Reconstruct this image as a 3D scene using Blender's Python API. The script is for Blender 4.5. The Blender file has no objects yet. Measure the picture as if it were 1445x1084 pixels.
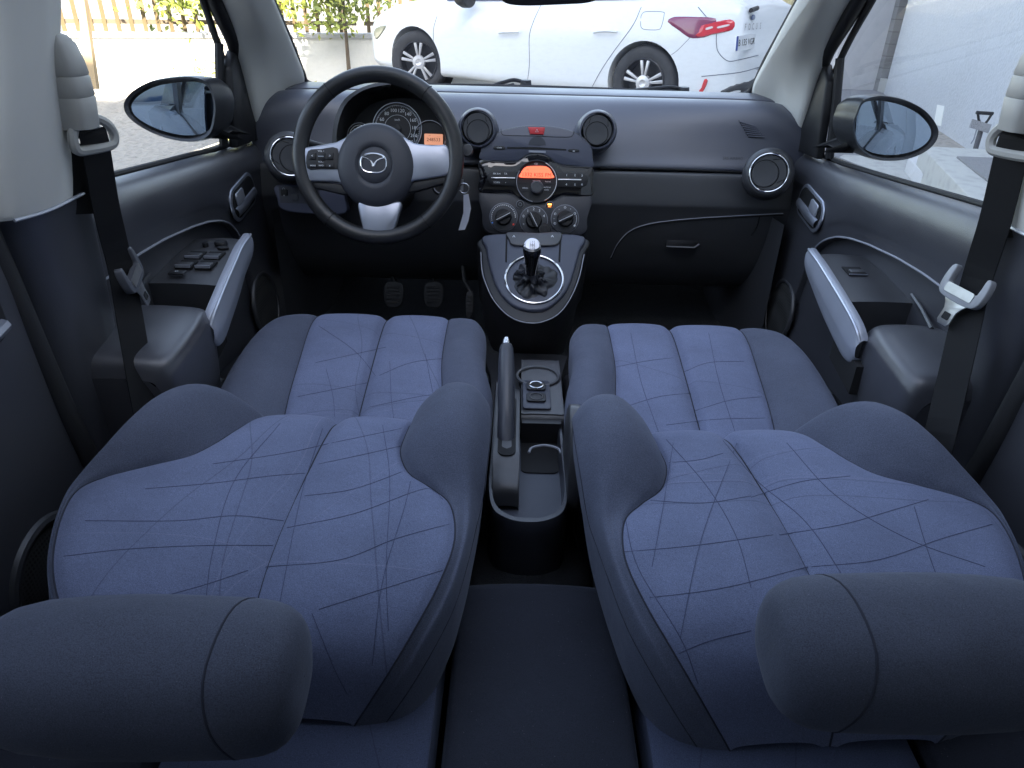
EXPO=2.62; RFY=.48; SEL=32; SHH=9.2
import bpy, math, random
from mathutils import Vector, Matrix, noise
from mathutils.bvhtree import BVHTree
random.seed(7)
S=bpy.context.scene; COL=S.collection
V3=Vector
# ------------------------------------------------------------ camera
W,H,FL=1445.,1084.,1000.
PITCH,ROLL=math.radians(29.3),math.radians(1.5)
CP=V3((-.03,0,1.22))
fw=V3((0,math.cos(PITCH),-math.sin(PITCH))); rt0=V3((1,0,0)); up0=rt0.cross(fw)
RT=rt0*math.cos(ROLL)+up0*math.sin(ROLL); UP=-rt0*math.sin(ROLL)+up0*math.cos(ROLL)
cd=bpy.data.cameras.new('camera'); cam=bpy.data.objects.new('camera',cd); COL.objects.link(cam)
M=Matrix((RT,UP,-fw)).transposed().to_4x4(); M.translation=CP; cam.matrix_world=M
cd.sensor_width=36; cd.lens=36*FL/W; cd.clip_start=.02; cd.clip_end=400
S.camera=cam
def ray(x,y): return fw+RT*((x-W/2)/FL)-UP*((y-H/2)/FL)
def Q(px,py,**k):
    d=ray(px,py); (a,v),=k.items(); i='xyz'.index(a)
    return CP+d*((v-CP[i])/d[i])
# ------------------------------------------------------------ materials
def newmat(n):
    m=bpy.data.materials.new(n); m.use_nodes=True
    return m,m.node_tree,m.node_tree.nodes['Principled BSDF']
def mat(n,col,rough=.5,metal=0,spec=.5,bump=0,bscale=400,coat=0,sheen=0,emit=None,estr=0,var=0,vscale=6,alpha=None,bdist=.001,trans=0):
    m,nt,b=newmat(n); N=nt.nodes; L=nt.links
    b.inputs['Base Color'].default_value=(*col,1); b.inputs['Roughness'].default_value=rough
    b.inputs['Metallic'].default_value=metal; b.inputs['Specular IOR Level'].default_value=spec
    b.inputs['Coat Weight'].default_value=coat
    if sheen: b.inputs['Sheen Weight'].default_value=sheen; b.inputs['Sheen Roughness'].default_value=.4; b.inputs['Sheen Tint'].default_value=(.75,.8,1,1)
    if emit: b.inputs['Emission Color'].default_value=(*emit,1); b.inputs['Emission Strength'].default_value=estr
    if bump or var: tc=N.new('ShaderNodeTexCoord')
    if var:
        no=N.new('ShaderNodeTexNoise'); no.inputs['Scale'].default_value=vscale; no.inputs['Detail'].default_value=5
        L.new(tc.outputs['Object'],no.inputs['Vector'])
        mr=N.new('ShaderNodeMapRange'); mr.inputs['From Min'].default_value=.3; mr.inputs['From Max'].default_value=.7
        mr.inputs['To Min'].default_value=1-var; mr.inputs['To Max'].default_value=1+var
        mx=N.new('ShaderNodeVectorMath'); mx.operation='SCALE'; mx.inputs[0].default_value=col
        L.new(no.outputs['Fac'],mr.inputs['Value']); L.new(mr.outputs[0],mx.inputs['Scale']); L.new(mx.outputs[0],b.inputs['Base Color'])
        mr2=N.new('ShaderNodeMapRange'); mr2.inputs['To Min'].default_value=max(0,rough-.12); mr2.inputs['To Max'].default_value=min(1,rough+.12)
        L.new(no.outputs['Fac'],mr2.inputs['Value']); L.new(mr2.outputs[0],b.inputs['Roughness'])
    if bump:
        nb=N.new('ShaderNodeTexNoise'); nb.inputs['Scale'].default_value=bscale; nb.inputs['Detail'].default_value=3
        bp=N.new('ShaderNodeBump'); bp.inputs['Strength'].default_value=bump; bp.inputs['Distance'].default_value=bdist
        L.new(tc.outputs['Object'],nb.inputs['Vector']); L.new(nb.outputs['Fac'],bp.inputs['Height']); L.new(bp.outputs[0],b.inputs['Normal'])
    return m
def glassmat(n,tint=(1,1,1),refl=.5,dirt=0):
    m=bpy.data.materials.new(n); m.use_nodes=True; nt=m.node_tree; N=nt.nodes; L=nt.links; N.clear()
    o=N.new('ShaderNodeOutputMaterial'); t=N.new('ShaderNodeBsdfTransparent'); t.inputs[0].default_value=(*tint,1)
    g=N.new('ShaderNodeBsdfGlossy'); g.inputs['Roughness'].default_value=.02; mx=N.new('ShaderNodeMixShader')
    f=N.new('ShaderNodeFresnel'); f.inputs[0].default_value=1.45; k=N.new('ShaderNodeMath'); k.operation='MULTIPLY'; k.inputs[1].default_value=refl
    L.new(f.outputs[0],k.inputs[0]); L.new(k.outputs[0],mx.inputs[0]); L.new(t.outputs[0],mx.inputs[1]); L.new(g.outputs[0],mx.inputs[2])
    last=mx
    if dirt:
        d=N.new('ShaderNodeBsdfDiffuse'); d.inputs[0].default_value=(.7,.7,.72,1)
        tc=N.new('ShaderNodeTexCoord'); no=N.new('ShaderNodeTexNoise'); no.inputs['Scale'].default_value=60; no.inputs['Detail'].default_value=6
        r=N.new('ShaderNodeMapRange'); r.inputs['From Min'].default_value=.45; r.inputs['From Max'].default_value=.9; r.inputs['To Max'].default_value=dirt
        L.new(tc.outputs['Object'],no.inputs['Vector']); L.new(no.outputs[0],r.inputs[0])
        m2=N.new('ShaderNodeMixShader'); L.new(r.outputs[0],m2.inputs[0]); L.new(mx.outputs[0],m2.inputs[1]); L.new(d.outputs[0],m2.inputs[2]); last=m2
    L.new(last.outputs[0],o.inputs[0])
    return m
def fabric(n,col,line=(0,0,0),lines=(),bump=.25,light=None,sheen=.25):
    """woven cloth; 'lines' = stitched straight lines (nx,ny,c,width,kind) in seat metres, bent by a slow noise"""
    m,nt,b=newmat(n); N=nt.nodes; L=nt.links
    tc=N.new('ShaderNodeTexCoord')
    b.inputs['Roughness'].default_value=.85; b.inputs['Specular IOR Level'].default_value=.25
    b.inputs['Sheen Weight'].default_value=sheen; b.inputs['Sheen Roughness'].default_value=.45; b.inputs['Sheen Tint'].default_value=(.8,.85,1,1)
    no=N.new('ShaderNodeTexNoise'); no.inputs['Scale'].default_value=900; no.inputs['Detail'].default_value=2; L.new(tc.outputs['Object'],no.inputs['Vector'])
    n2=N.new('ShaderNodeTexNoise'); n2.inputs['Scale'].default_value=9; n2.inputs['Detail'].default_value=6; L.new(tc.outputs['Object'],n2.inputs['Vector'])
    a=N.new('ShaderNodeMapRange'); a.inputs['From Min'].default_value=.3; a.inputs['From Max'].default_value=.7; a.inputs['To Min'].default_value=.72; a.inputs['To Max'].default_value=1.3; L.new(no.outputs[0],a.inputs[0])
    c=N.new('ShaderNodeMapRange'); c.inputs['From Min'].default_value=.3; c.inputs['From Max'].default_value=.7; c.inputs['To Min'].default_value=.88; c.inputs['To Max'].default_value=1.12; L.new(n2.outputs[0],c.inputs[0])
    mu=N.new('ShaderNodeMath'); mu.operation='MULTIPLY'; L.new(a.outputs[0],mu.inputs[0]); L.new(c.outputs[0],mu.inputs[1])
    sc=N.new('ShaderNodeVectorMath'); sc.operation='SCALE'; sc.inputs[0].default_value=col; L.new(mu.outputs[0],sc.inputs['Scale'])
    # lint specks
    vo=N.new('ShaderNodeTexVoronoi'); vo.inputs['Scale'].default_value=130; L.new(tc.outputs['Object'],vo.inputs['Vector'])
    lt=N.new('ShaderNodeMath'); lt.operation='LESS_THAN'; lt.inputs[1].default_value=.045; L.new(vo.outputs['Distance'],lt.inputs[0])
    lk=N.new('ShaderNodeMath'); lk.operation='MULTIPLY'; lk.inputs[1].default_value=.35; L.new(lt.outputs[0],lk.inputs[0])
    mxl=N.new('ShaderNodeMix'); mxl.data_type='RGBA'; L.new(lk.outputs[0],mxl.inputs['Factor']); L.new(sc.outputs[0],mxl.inputs['A']); mxl.inputs['B'].default_value=(.35,.35,.4,1)
    out=mxl.outputs['Result']; hsrc=None
    if lines:
        w=N.new('ShaderNodeTexNoise'); w.inputs['Scale'].default_value=4.5; w.inputs['Detail'].default_value=0; L.new(tc.outputs['UV'],w.inputs['Vector'])
        ws=N.new('ShaderNodeVectorMath'); ws.operation='MULTIPLY_ADD'; ws.inputs[1].default_value=(.05,.05,0); L.new(w.outputs['Color'],ws.inputs[0]); L.new(tc.outputs['UV'],ws.inputs[2])
        acc={0:None,1:None}
        for nx,ny,cc,wd,kind in lines:
            dp=N.new('ShaderNodeVectorMath'); dp.operation='DOT_PRODUCT'; dp.inputs[1].default_value=(nx,ny,0); L.new(ws.outputs[0],dp.inputs[0])
            sb=N.new('ShaderNodeMath'); sb.operation='COMPARE'; sb.inputs[1].default_value=cc; sb.inputs[2].default_value=wd; L.new(dp.outputs['Value'],sb.inputs[0])
            if acc[kind] is None: acc[kind]=sb
            else:
                mm=N.new('ShaderNodeMath'); mm.operation='MAXIMUM'; L.new(acc[kind].outputs[0],mm.inputs[0]); L.new(sb.outputs[0],mm.inputs[1]); acc[kind]=mm
        for kind,cl,am in ((0,line,.32),(1,light or (.3,.28,.38),.16)):
            if acc[kind]:
                k=N.new('ShaderNodeMath'); k.operation='MULTIPLY'; k.inputs[1].default_value=am; L.new(acc[kind].outputs[0],k.inputs[0])
                m2=N.new('ShaderNodeMix'); m2.data_type='RGBA'; L.new(k.outputs[0],m2.inputs['Factor']); L.new(out,m2.inputs['A']); m2.inputs['B'].default_value=(*cl,1); out=m2.outputs['Result']
    L.new(out,b.inputs['Base Color'])
    bp=N.new('ShaderNodeBump'); bp.inputs['Strength'].default_value=bump; bp.inputs['Distance'].default_value=.0008; L.new(no.outputs[0],bp.inputs['Height'])
    bp2=N.new('ShaderNodeBump'); bp2.inputs['Strength'].default_value=.28; bp2.inputs['Distance'].default_value=.022; L.new(n2.outputs[0],bp2.inputs['Height']); L.new(bp.outputs[0],bp2.inputs['Normal'])
    L.new(bp2.outputs[0],b.inputs['Normal'])
    return m
rl=random.Random(11); LN=[]
for i in range(9):
    a=rl.uniform(-.35,.35)+ (0 if i%2 else math.pi/2); LN.append((math.cos(a),math.sin(a),rl.uniform(-.25,.5),.0008,0))
for i in range(8):
    a=rl.uniform(0,math.pi); LN.append((math.cos(a),math.sin(a),rl.uniform(-.3,.45),.0006,1))
K={}
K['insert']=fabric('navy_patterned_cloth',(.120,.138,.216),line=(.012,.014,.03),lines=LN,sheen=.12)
K['benchpanel']=fabric('shaded_patterned_cloth',(.050,.060,.10),line=(.012,.014,.03),lines=LN[:8],sheen=.08)  # darker copy of the front panel cloth, bench shade put into its colour
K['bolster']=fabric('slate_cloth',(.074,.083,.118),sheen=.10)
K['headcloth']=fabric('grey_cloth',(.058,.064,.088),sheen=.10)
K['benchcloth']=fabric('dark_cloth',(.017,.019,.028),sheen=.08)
K['stitch']=mat('stitching',(.020,.022,.035),.9)
K['quilt']=mat('quilt_thread',(.045,.053,.10),.9)
K['pad']=mat('dash_vinyl',(.066,.070,.094),.42,spec=.9,bump=.5,bscale=700,bdist=.0006,var=.05)
K['plas']=mat('grained_plastic',(.044,.045,.050),.42,spec=.7,bump=.4,bscale=800,bdist=.0006,var=.08)
K['door']=mat('door_plastic',(.050,.051,.060),.38,spec=.9,bump=.45,bscale=700,bdist=.0006,var=.08)
K['black']=mat('black_plastic',(.011,.011,.013),.5,bump=.2,bscale=600)
K['deep']=mat('recess_black',(.005,.005,.006),.8)
K['gloss']=mat('piano_black',(.006,.006,.008),.06,coat=.6,var=.0)
K['silver']=mat('satin_silver',(.38,.40,.46),.36,metal=.75,var=.05,vscale=20)
K['silverlight']=mat('silver_paint',(.50,.52,.58),.35,metal=.6)
K['chrome']=mat('chrome',(.78,.78,.8),.12,metal=1)
K['steel']=mat('worn_steel',(.50,.50,.50),.35,metal=.9,bump=.2,bscale=80,var=.15,vscale=40)
K['leather']=mat('leather',(.020,.020,.021),.32,bump=.5,bscale=260,bdist=.0008,var=.1,vscale=15)
K['boot']=mat('boot_leather',(.020,.021,.026),.42,bump=.4,bscale=300,bdist=.0008)
K['trim']=mat('light_grey_trim',(.62,.61,.57),.6,bump=.3,bscale=700,bdist=.0005,var=.03)
K['hook']=mat('beige_grey_plastic',(.36,.355,.33),.45,bump=.1,bscale=500)
K['web']=mat('belt_webbing',(.006,.006,.007),.7,spec=.25)
K['carpet']=mat('black_carpet',(.020,.021,.023),.95,bump=1,bscale=400,bdist=.003,var=.3,vscale=60)
K['rubber']=mat('rubber',(.018,.018,.020),.7,bump=.2,bscale=200)
K['white']=mat('white_print',(.75,.77,.8),.5)
K['dim']=mat('grey_print',(.28,.29,.33),.6)
K['red']=mat('red_button',(.60,.045,.05),.4)
K['redp']=mat('red_print',(.7,.05,.03),.5)
K['bluep']=mat('blue_print',(.1,.3,.8),.5)
K['amber']=mat('amber_screen',(.55,.10,.05),.3,emit=(1,.13,.06),estr=.35)
K['lcd']=mat('odometer_screen',(.50,.24,.14),.4,emit=(1,.42,.25),estr=.10)
K['ink']=mat('screen_ink',(.05,.012,.01),.6)
K['glow']=mat('lamp_on',(.8,.2,.05),.4,emit=(1,.25,.05),estr=1.5)
K['clear']=glassmat('window_glass',(.93,.96,.97),.8,.045)
K['blade']=mat('armrest_silver',(.36,.38,.44),.38,metal=.25,var=.04,vscale=20)
K['mirror']=mat('mirror_glass',(.42,.50,.60),.01,metal=1)
K['paint']=mat('car_white',(.74,.77,.80),.3,coat=.6)
K['cglass']=mat('dark_car_glass',(.05,.08,.13),.03,coat=.8)
K['tyre']=mat('tyre',(.035,.036,.04),.75,bump=.4,bscale=60,bdist=.004,var=.25,vscale=12)
K['redlamp']=mat('tail_lamp_red',(.55,.012,.03),.12,coat=.7)
K['purplelamp']=mat('tail_lamp_dark',(.20,.03,.09),.12,coat=.7)
K['lampclear']=mat('tail_lamp_clear',(.7,.6,.62),.15,coat=.7)
# ------------------------------------------------------------ mesh helpers
def ob(name,v,f,m=None,parent=None,smooth=True,sub=0,bev=0,solid=0,uv=None,bseg=2,ang=40):
    me=bpy.data.meshes.new(name); me.from_pydata([tuple(p) for p in v],[],f); me.update()
    if uv:
        l=me.uv_layers.new(name='UVMap')
        for lp in me.loops: l.data[lp.index].uv=uv[lp.vertex_index]
    o=bpy.data.objects.new(name,me); COL.objects.link(o)
    if m: me.materials.append(m)
    if parent is not None:
        o.parent=parent; o.matrix_parent_inverse=Matrix.Translation(-world_loc(parent))
    if solid:
        s=o.modifiers.new('solid','SOLIDIFY'); s.thickness=solid; s.offset=-1
    if bev:
        b=o.modifiers.new('bevel','BEVEL'); b.width=bev; b.segments=bseg; b.limit_method='ANGLE'; b.angle_limit=math.radians(35)
    if sub:
        s=o.modifiers.new('subdivision','SUBSURF'); s.levels=sub; s.render_levels=sub
    if smooth:
        for p in me.polygons: p.use_smooth=True
        if bev==0 and not sub and not solid:
            try: me.set_sharp_from_angle(angle=math.radians(ang))
            except Exception: pass
    return o
def world_loc(o): return V3(o.location) if o.type=='EMPTY' else V3((0,0,0))
def thing(name,label,cat,loc,group=None):
    o=bpy.data.objects.new(name,None); COL.objects.link(o); o.location=loc; o.empty_display_size=.05
    o['label']=label; o['category']=cat
    if group: o['group']=group
    return o
def tag(o,label=None,cat=None,group=None,kind=None):
    if label: o['label']=label
    if cat: o['category']=cat
    if group: o['group']=group
    if kind: o['kind']=kind
    return o
class Fr:
    def __init__(s,o,ex,ey):
        s.o=V3(o); s.x=V3(ex).normalized(); s.y=V3(ey); s.y=(s.y-s.x*s.y.dot(s.x)).normalized(); s.n=s.x.cross(s.y)
    def p(s,a,b,c=0): return s.o+s.x*a+s.y*b+s.n*c
    def px(s,x,y):
        d=ray(x,y); t=(s.o-CP).dot(s.n)/d.dot(s.n); q=CP+d*t-s.o
        return q.dot(s.x),q.dot(s.y)
    def at(s,x,y): return Fr(s.p(*s.px(x,y)),s.x,s.y)
    def sub(s,a,b,c=0,rot=0):
        r=math.radians(rot); return Fr(s.p(a,b,c),s.x*math.cos(r)+s.y*math.sin(r),-s.x*math.sin(r)+s.y*math.cos(r))
class MB:
    def __init__(s): s.v=[]; s.f=[]
    def add(s,v,f):
        n=len(s.v); s.v+=[V3(p) for p in v]; s.f+=[tuple(i+n for i in q) for q in f]; return s
    def prism(s,fr,poly,c0,c1,cap=True):
        n=len(poly); v=[fr.p(a,b,c0) for a,b in poly]+[fr.p(a,b,c1) for a,b in poly]
        ar=sum(poly[i][0]*poly[(i+1)%n][1]-poly[(i+1)%n][0]*poly[i][1] for i in range(n))
        f=[(i,(i+1)%n,(i+1)%n+n,i+n) for i in range(n)]
        if cap: f+=[tuple(range(n-1,-1,-1)),tuple(range(n,2*n))]
        if (ar<0)!=(c1<c0): f=[q[::-1] for q in f]
        return s.add(v,f)
    def box(s,fr,a0,a1,b0,b1,c0,c1): return s.prism(fr,[(a0,b0),(a1,b0),(a1,b1),(a0,b1)],c0,c1)
    def lathe(s,fr,prof,seg=32,sx=1,sy=1,cap0=False,cap1=False,a0=0,a1=2*math.pi):
        full=abs(a1-a0-2*math.pi)<1e-6; m=seg if full else seg+1; v=[]
        for r,c in prof:
            for i in range(m):
                t=a0+(a1-a0)*i/seg; v.append(fr.p(r*math.cos(t)*sx,r*math.sin(t)*sy,c))
        f=[]
        for j in range(len(prof)-1):
            for i in range(seg):
                k=(i+1)%m if full else i+1
                f.append((j*m+i,j*m+k,(j+1)*m+k,(j+1)*m+i))
        if cap0: f.append(tuple(range(m-1,-1,-1)))
        if cap1: f.append(tuple(range((len(prof)-1)*m,len(prof)*m)))
        return s.add(v,f)
    def ring(s,fr,R,r,seg=48,ms=8,sx=1,sy=1,a0=0,a1=2*math.pi,c=0):
        full=abs(a1-a0-2*math.pi)<1e-6; m=seg if full else seg+1; v=[];f=[]
        for i in range(m):
            t=a0+(a1-a0)*i/seg
            for j in range(ms):
                u=2*math.pi*j/ms; rr=r*math.cos(u)
                v.append(fr.p((R*sx+rr)*math.cos(t),(R*sy+rr)*math.sin(t),c+r*math.sin(u)))
        for i in range(seg):
            k=(i+1)%m if full else i+1
            for j in range(ms): f.append((i*ms+j,k*ms+j,k*ms+(j+1)%ms,i*ms+(j+1)%ms))
        return s.add(v,f)
    def tube(s,pts,r,seg=8,closed=False,cap=True,flat=1.0,upv=None):
        pts=[V3(p) for p in pts]; n=len(pts); v=[];f=[]; u=None
        for i,p in enumerate(pts):
            a=pts[(i-1)%n] if (closed or i>0) else p; b=pts[(i+1)%n] if (closed or i<n-1) else p
            t=(b-a).normalized() if (b-a).length>1e-9 else V3((0,0,1))
            if upv is not None: u=upv-t*upv.dot(t)
            elif u is None: u=t.orthogonal()
            u=(u-t*u.dot(t)).normalized(); w=t.cross(u); rr=r[i] if isinstance(r,(list,tuple)) else r
            for j in range(seg):
                q=2*math.pi*j/seg; v.append(p+u*(rr*math.cos(q)*flat)+w*(rr*math.sin(q)))
        for i in range(n if closed else n-1):
            k=(i+1)%n
            for j in range(seg): f.append((i*seg+j,i*seg+(j+1)%seg,k*seg+(j+1)%seg,k*seg+j))
        if cap and not closed: f+=[tuple(range(seg-1,-1,-1)),tuple(range((n-1)*seg,n*seg))]
        return s.add(v,f)
    def grid(s,rows,flip=False):
        n=len(rows[0]); v=[p for r in rows for p in r]; f=[]
        for j in range(len(rows)-1):
            for i in range(n-1):
                q=(j*n+i,j*n+i+1,(j+1)*n+i+1,(j+1)*n+i); f.append(q[::-1] if flip else q)
        return s.add(v,f)
    def text(s,fr,a,b,t,size,c=.0006,align='CENTER',shear=0,ext=0):
        cu=bpy.data.curves.new('t','FONT'); cu.body=t; cu.size=size; cu.align_x=align; cu.align_y='CENTER'; cu.shear=shear; cu.extrude=ext; cu.resolution_u=2
        o=bpy.data.objects.new('t',cu); me=bpy.data.meshes.new_from_object(o)
        s.add([fr.p(a+q.co.x,b+q.co.y,c+q.co.z) for q in me.vertices],[tuple(p.vertices) for p in me.polygons])
        bpy.data.objects.remove(o); bpy.data.curves.remove(cu); bpy.data.meshes.remove(me); return s
    def build(s,name,m,parent=None,**k): return ob(name,s.v,s.f,m,parent,**k)
def cr(P,n):
    P=[V3(p) for p in P]; out=[]
    for i in range(len(P)-1):
        p1,p2=P[i],P[i+1]; p0=P[i-1] if i else p1*2-p2; p3=P[i+2] if i+2<len(P) else p2*2-p1
        for k in range(n):
            t=k/n; out.append(.5*((2*p1)+(p2-p0)*t+(2*p0-5*p1+4*p2-p3)*t*t+(3*p1-p0-3*p2+p3)*t**3))
    out.append(P[-1]); return out
def patch(rows,nu=5,nv=5):
    R=[cr(r,nu) for r in rows]; cols=[cr([r[i] for r in R],nv) for i in range(len(R[0]))]
    return [[cols[i][j] for i in range(len(cols))] for j in range(len(cols[0]))]
def circ(r,n=24,cx=0,cy=0,sx=1,sy=1,a0=0,a1=360,close=False):
    return [(cx+r*sx*math.cos(math.radians(a0+(a1-a0)*i/(n if a1-a0==360 else n-1))),cy+r*sy*math.sin(math.radians(a0+(a1-a0)*i/(n if a1-a0==360 else n-1)))) for i in range(n)]
def rrect(w,h,r,n=5,cx=0,cy=0):
    o=[]
    for sx,sy,a in((1,1,0),(-1,1,90),(-1,-1,180),(1,-1,270)):
        for i in range(n+1):
            t=math.radians(a+90*i/n); o.append((cx+sx*(w/2-r)+r*math.cos(t),cy+sy*(h/2-r)+r*math.sin(t)))
    return o
def smooth2(P,n=5,closed=True):
    P=[V3((a,b,0)) for a,b in P]
    if closed:
        m=len(P); out=[]
        for i in range(m):
            seg=cr([P[i-1],P[i],P[(i+1)%m],P[(i+2)%m]],n)[n:2*n]; out+=seg
        return [(p.x,p.y) for p in out]
    return [(p.x,p.y) for p in cr(P,n)]
def bvh(*obs):
    v=[];f=[]
    for o in obs:
        n=len(v); mw=o.matrix_world if False else None
        v+=[V3(q.co) for q in o.data.vertices]; f+=[tuple(i+n for i in p.vertices) for p in o.data.polygons]
    return BVHTree.FromPolygons(v,f)
def hit(b,x,y,off=0):
    d=ray(x,y).normalized(); r=b.ray_cast(CP,d)
    if r[0] is None: return None
    n=r[1] if r[1].dot(d)<0 else -r[1]
    return r[0]+n*off
def hits(b,pts,n=6,off=.0005):
    P=cr([V3((x,y,0)) for x,y in pts],n); return [h for h in (hit(b,p.x,p.y,off) for p in P) if h is not None]
# ============================================================ FRONT SEATS
def seat(s,label,cat):
    # s=-1 driver (left), s=+1 passenger (right, mirrored, a touch nearer)
    dY=0 if s<0 else -.012; rot=0 if s<0 else math.radians(3.5)
    def T(x,y,z):                       # x = distance from the car's centre line
        if s>0:
            cx,cy=.30,.9; dx,dy=x-cx,y-cy
            x,y=cx+dx*math.cos(rot)-dy*math.sin(rot)-.002,cy+dx*math.sin(rot)+dy*math.cos(rot)
        return V3((s*x,y+dY,z))
    def TC(x,y,z): return V3((s*x,y+(0 if s<0 else -.012),z))
    fl=(s>0)
    root=thing('front_seat',label,'car seat',(s*.3,1.0,.3),'reclined front seats')
    U=lambda P: [(abs(p.x)-.3,p.y-.9) if s<0 else (.33-abs(p.x)+.4,p.y-.6) for p in P]
    # ---- backrest rows: Y, outer edge x, outer seam x, inner seam x, inner edge x, crest z outer, insert z, crest z inner
    R=[(.952,.500,.405,.180,.088,.585,.560,.590),
       (.944,.515,.410,.182,.074,.655,.612,.668),
       (.915,.538,.425,.184,.064,.690,.632,.704),
       (.870,.558,.440,.186,.061,.700,.640,.708),
       (.830,.574,.456,.186,.061,.693,.643,.700),
       (.795,.586,.482,.176,.063,.680,.644,.685),
       (.768,.594,.530,.160,.065,.664,.645,.668),
       (.742,.598,.574,.130,.068,.650,.645,.652),
       (.710,.598,.586,.104,.072,.642,.645,.640),
       (.650,.582,.571,.094,.078,.634,.642,.634),
       (.590,.556,.545,.106,.090,.622,.632,.620),
       (.545,.524,.512,.128,.112,.598,.610,.596),
       (.515,.486,.474,.156,.142,.556,.570,.554),
       (.500,.440,.430,.196,.184,.490,.500,.488)]
    O=[];I=[];N=[]
    for k,(y,eo,so,si,ei,zo,zi,zn) in enumerate(R):
        dz=.0 if k else -.0
        wo=eo-so; wn=si-ei; m=(so+si)/2; f=min(1,wo/.06); g=min(1,wn/.06); cm=.303+.012*max(0,(.95-y))
        ed=.018+.022*f
        O.append([T(eo-.030,y,zo-.17),T(eo+.004,y,zo-.11),T(eo+.010,y,zo-.055),T(eo,y,zo-ed*.75),T(eo-wo*.22,y,zo),T(eo-wo*.52,y,zo-.002*f),T(so+wo*.18,y,zi+(zo-zi)*.42),T(so,y,zi-.004)])
        I.append([T(so,y,zi-.004),T(so-(so-cm)*.12,y,zi+.005),T(so-(so-cm)*.5,y,zi+.008),T(cm+(so-cm)*.16,y,zi+.005),T(cm+.004,y,zi-.007),T(cm,y,zi-.010),T(cm-.004,y,zi-.007),T(cm-(cm-si)*.2,y,zi+.005),T(si+(cm-si)*.5,y,zi+.008),T(si+(cm-si)*.1,y,zi+.004),T(si,y,zi-.004)])
        gd=.014+.02*g
        N.append([T(si,y,zi-.004),T(si-wn*.16,y,zi+(zn-zi)*.5),T(ei+wn*.52,y,zn),T(ei+wn*.2,y,zn-.002),T(ei,y,zn-gd),T(ei+.001,y,zn-.055),T(ei+.006,y,zn-.11),T(ei+.03,y,zn-.17)])
    o=MB().grid(patch(O,5,5),flip=not fl).grid(patch(N,5,5),flip=not fl)
    back=o.build('backrest',K['bolster'],root)
    ins=MB().grid(patch(I,4,6),flip=not fl)
    insert=ob('backrest_panel',ins.v,ins.f,K['insert'],back,uv=U(ins.v))
    # seams on the backrest
    sm=MB()
    so_=cr([r[0] for r in I],5); si_=cr([r[-1] for r in I],5); cs=cr([r[5] for r in I],5)
    for l in (so_,si_): sm.tube([p+V3((0,0,.0005)) for p in l],.0011,6)
    sm.tube([p+V3((0,0,.0002)) for p in cs],.0013,6)
    # bolster piping: along crest to edge
    sm.tube([r[4]*.55+r[3]*.45+V3((0,0,.0018)) for r in N[1:8]],.0009,5) if False else None
    il=[cr(r,6)[26] for r in N]; il=cr(il,4); sm.tube([p for p in il[4:]],.0008,6)
    sm.build('seam',K['stitch'],back)
    # ---- cushion
    C=[(1.425,.505,.440,.175,.118,.480,.480),(1.418,.520,.446,.172,.104,.545,.545),(1.402,.534,.450,.170,.095,.586,.588),(1.365,.545,.450,.168,.089,.606,.602),
       (1.30,.552,.446,.167,.086,.614,.604),(1.20,.553,.436,.165,.085,.614,.596),(1.08,.548,.424,.153,.066,.606,.584),(.98,.535,.41,.15,.068,.595,.572),(.90,.52,.40,.15,.07,.585,.560)]
    O=[];I=[];N=[]
    for k,(y,eo,so,si,ei,zc,zi) in enumerate(C):
        # rounded front corners
        wo=eo-so;wn=si-ei;cm=.302-.03*(1.39-y)*1.0
        O.append([TC(eo-.02,y-.01*(k<2),.40),TC(eo+.004,y,zc-.11),TC(eo+.006,y,zc-.05),TC(eo-.004,y,zc-.018),TC(eo-wo*.25,y,zc+.002),TC(so+wo*.35,y,zc+.002),TC(so+wo*.1,y,zi+(zc-zi)*.3),TC(so,y,zi-.005)])
        I.append([TC(so,y,zi-.005),TC(so-(so-cm)*.12,y,zi+.003),TC(so-(so-cm)*.5,y,zi+.006),TC(cm+(so-cm)*.14,y,zi+.003),TC(cm+.004,y,zi-.007),TC(cm,y,zi-.010),TC(cm-.004,y,zi-.007),TC(cm-(cm-si)*.16,y,zi+.003),TC(si+(cm-si)*.5,y,zi+.006),TC(si+(cm-si)*.12,y,zi+.003),TC(si,y,zi-.005)])
        N.append([TC(si,y,zi-.005),TC(si-wn*.1,y,zi+(zc-zi)*.3),TC(ei+wn*.6,y,zc+.002),TC(ei+wn*.25,y,zc+.001),TC(ei,y,zc-.018),TC(ei-.002,y,zc-.05),TC(ei+.002,y,zc-.11),TC(ei+.02,y-.01*(k<2),.40)])
    def rc(P,y,fr=.07):                # pull the corners of the front back in plan
        return P
    for rows in (O,N):
        for r in rows:
            for p in r:
                ax=abs(p.x); e=max(0,ax-.47)/.085 if rows is O else max(0,.15-ax)/.085
                p.y-=.075*min(1,e)**2.2*max(0,min(1,(p.y-1.15)/.25))
    cu=MB().grid(patch(O,5,5),flip=not fl).grid(patch(N,5,5),flip=not fl).build('cushion',K['bolster'],root)
    ci=MB().grid(patch(I,4,6),flip=not fl); ob('cushion_panel',ci.v,ci.f,K['insert'],cu,uv=[(a+.2,b+.15) for a,b in U(ci.v)])
    sm=MB()
    for j in (0,5,10): sm.tube([p+V3((0,0,.0004)) for p in cr([r[j] for r in I],5)],.0011,6)
    sm.build('seam',K['stitch'],cu)
    # seat side trim + runners
    sb=MB(); fr=Fr((0,0,0),(1,0,0),(0,1,0))
    sb.prism(fr,[(s*.075,.90),(s*.545,.88),(s*.55,1.30),(s*.08,1.34)],.34,.50)
    sb.build('seat_base',K['black'],root,bev=.01)
    for xx in (.13,.49): MB().box(fr,s*xx-.015,s*xx+.015,.8,1.42,.29,.34).build('seat_runner',K['steel'],root)
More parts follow.
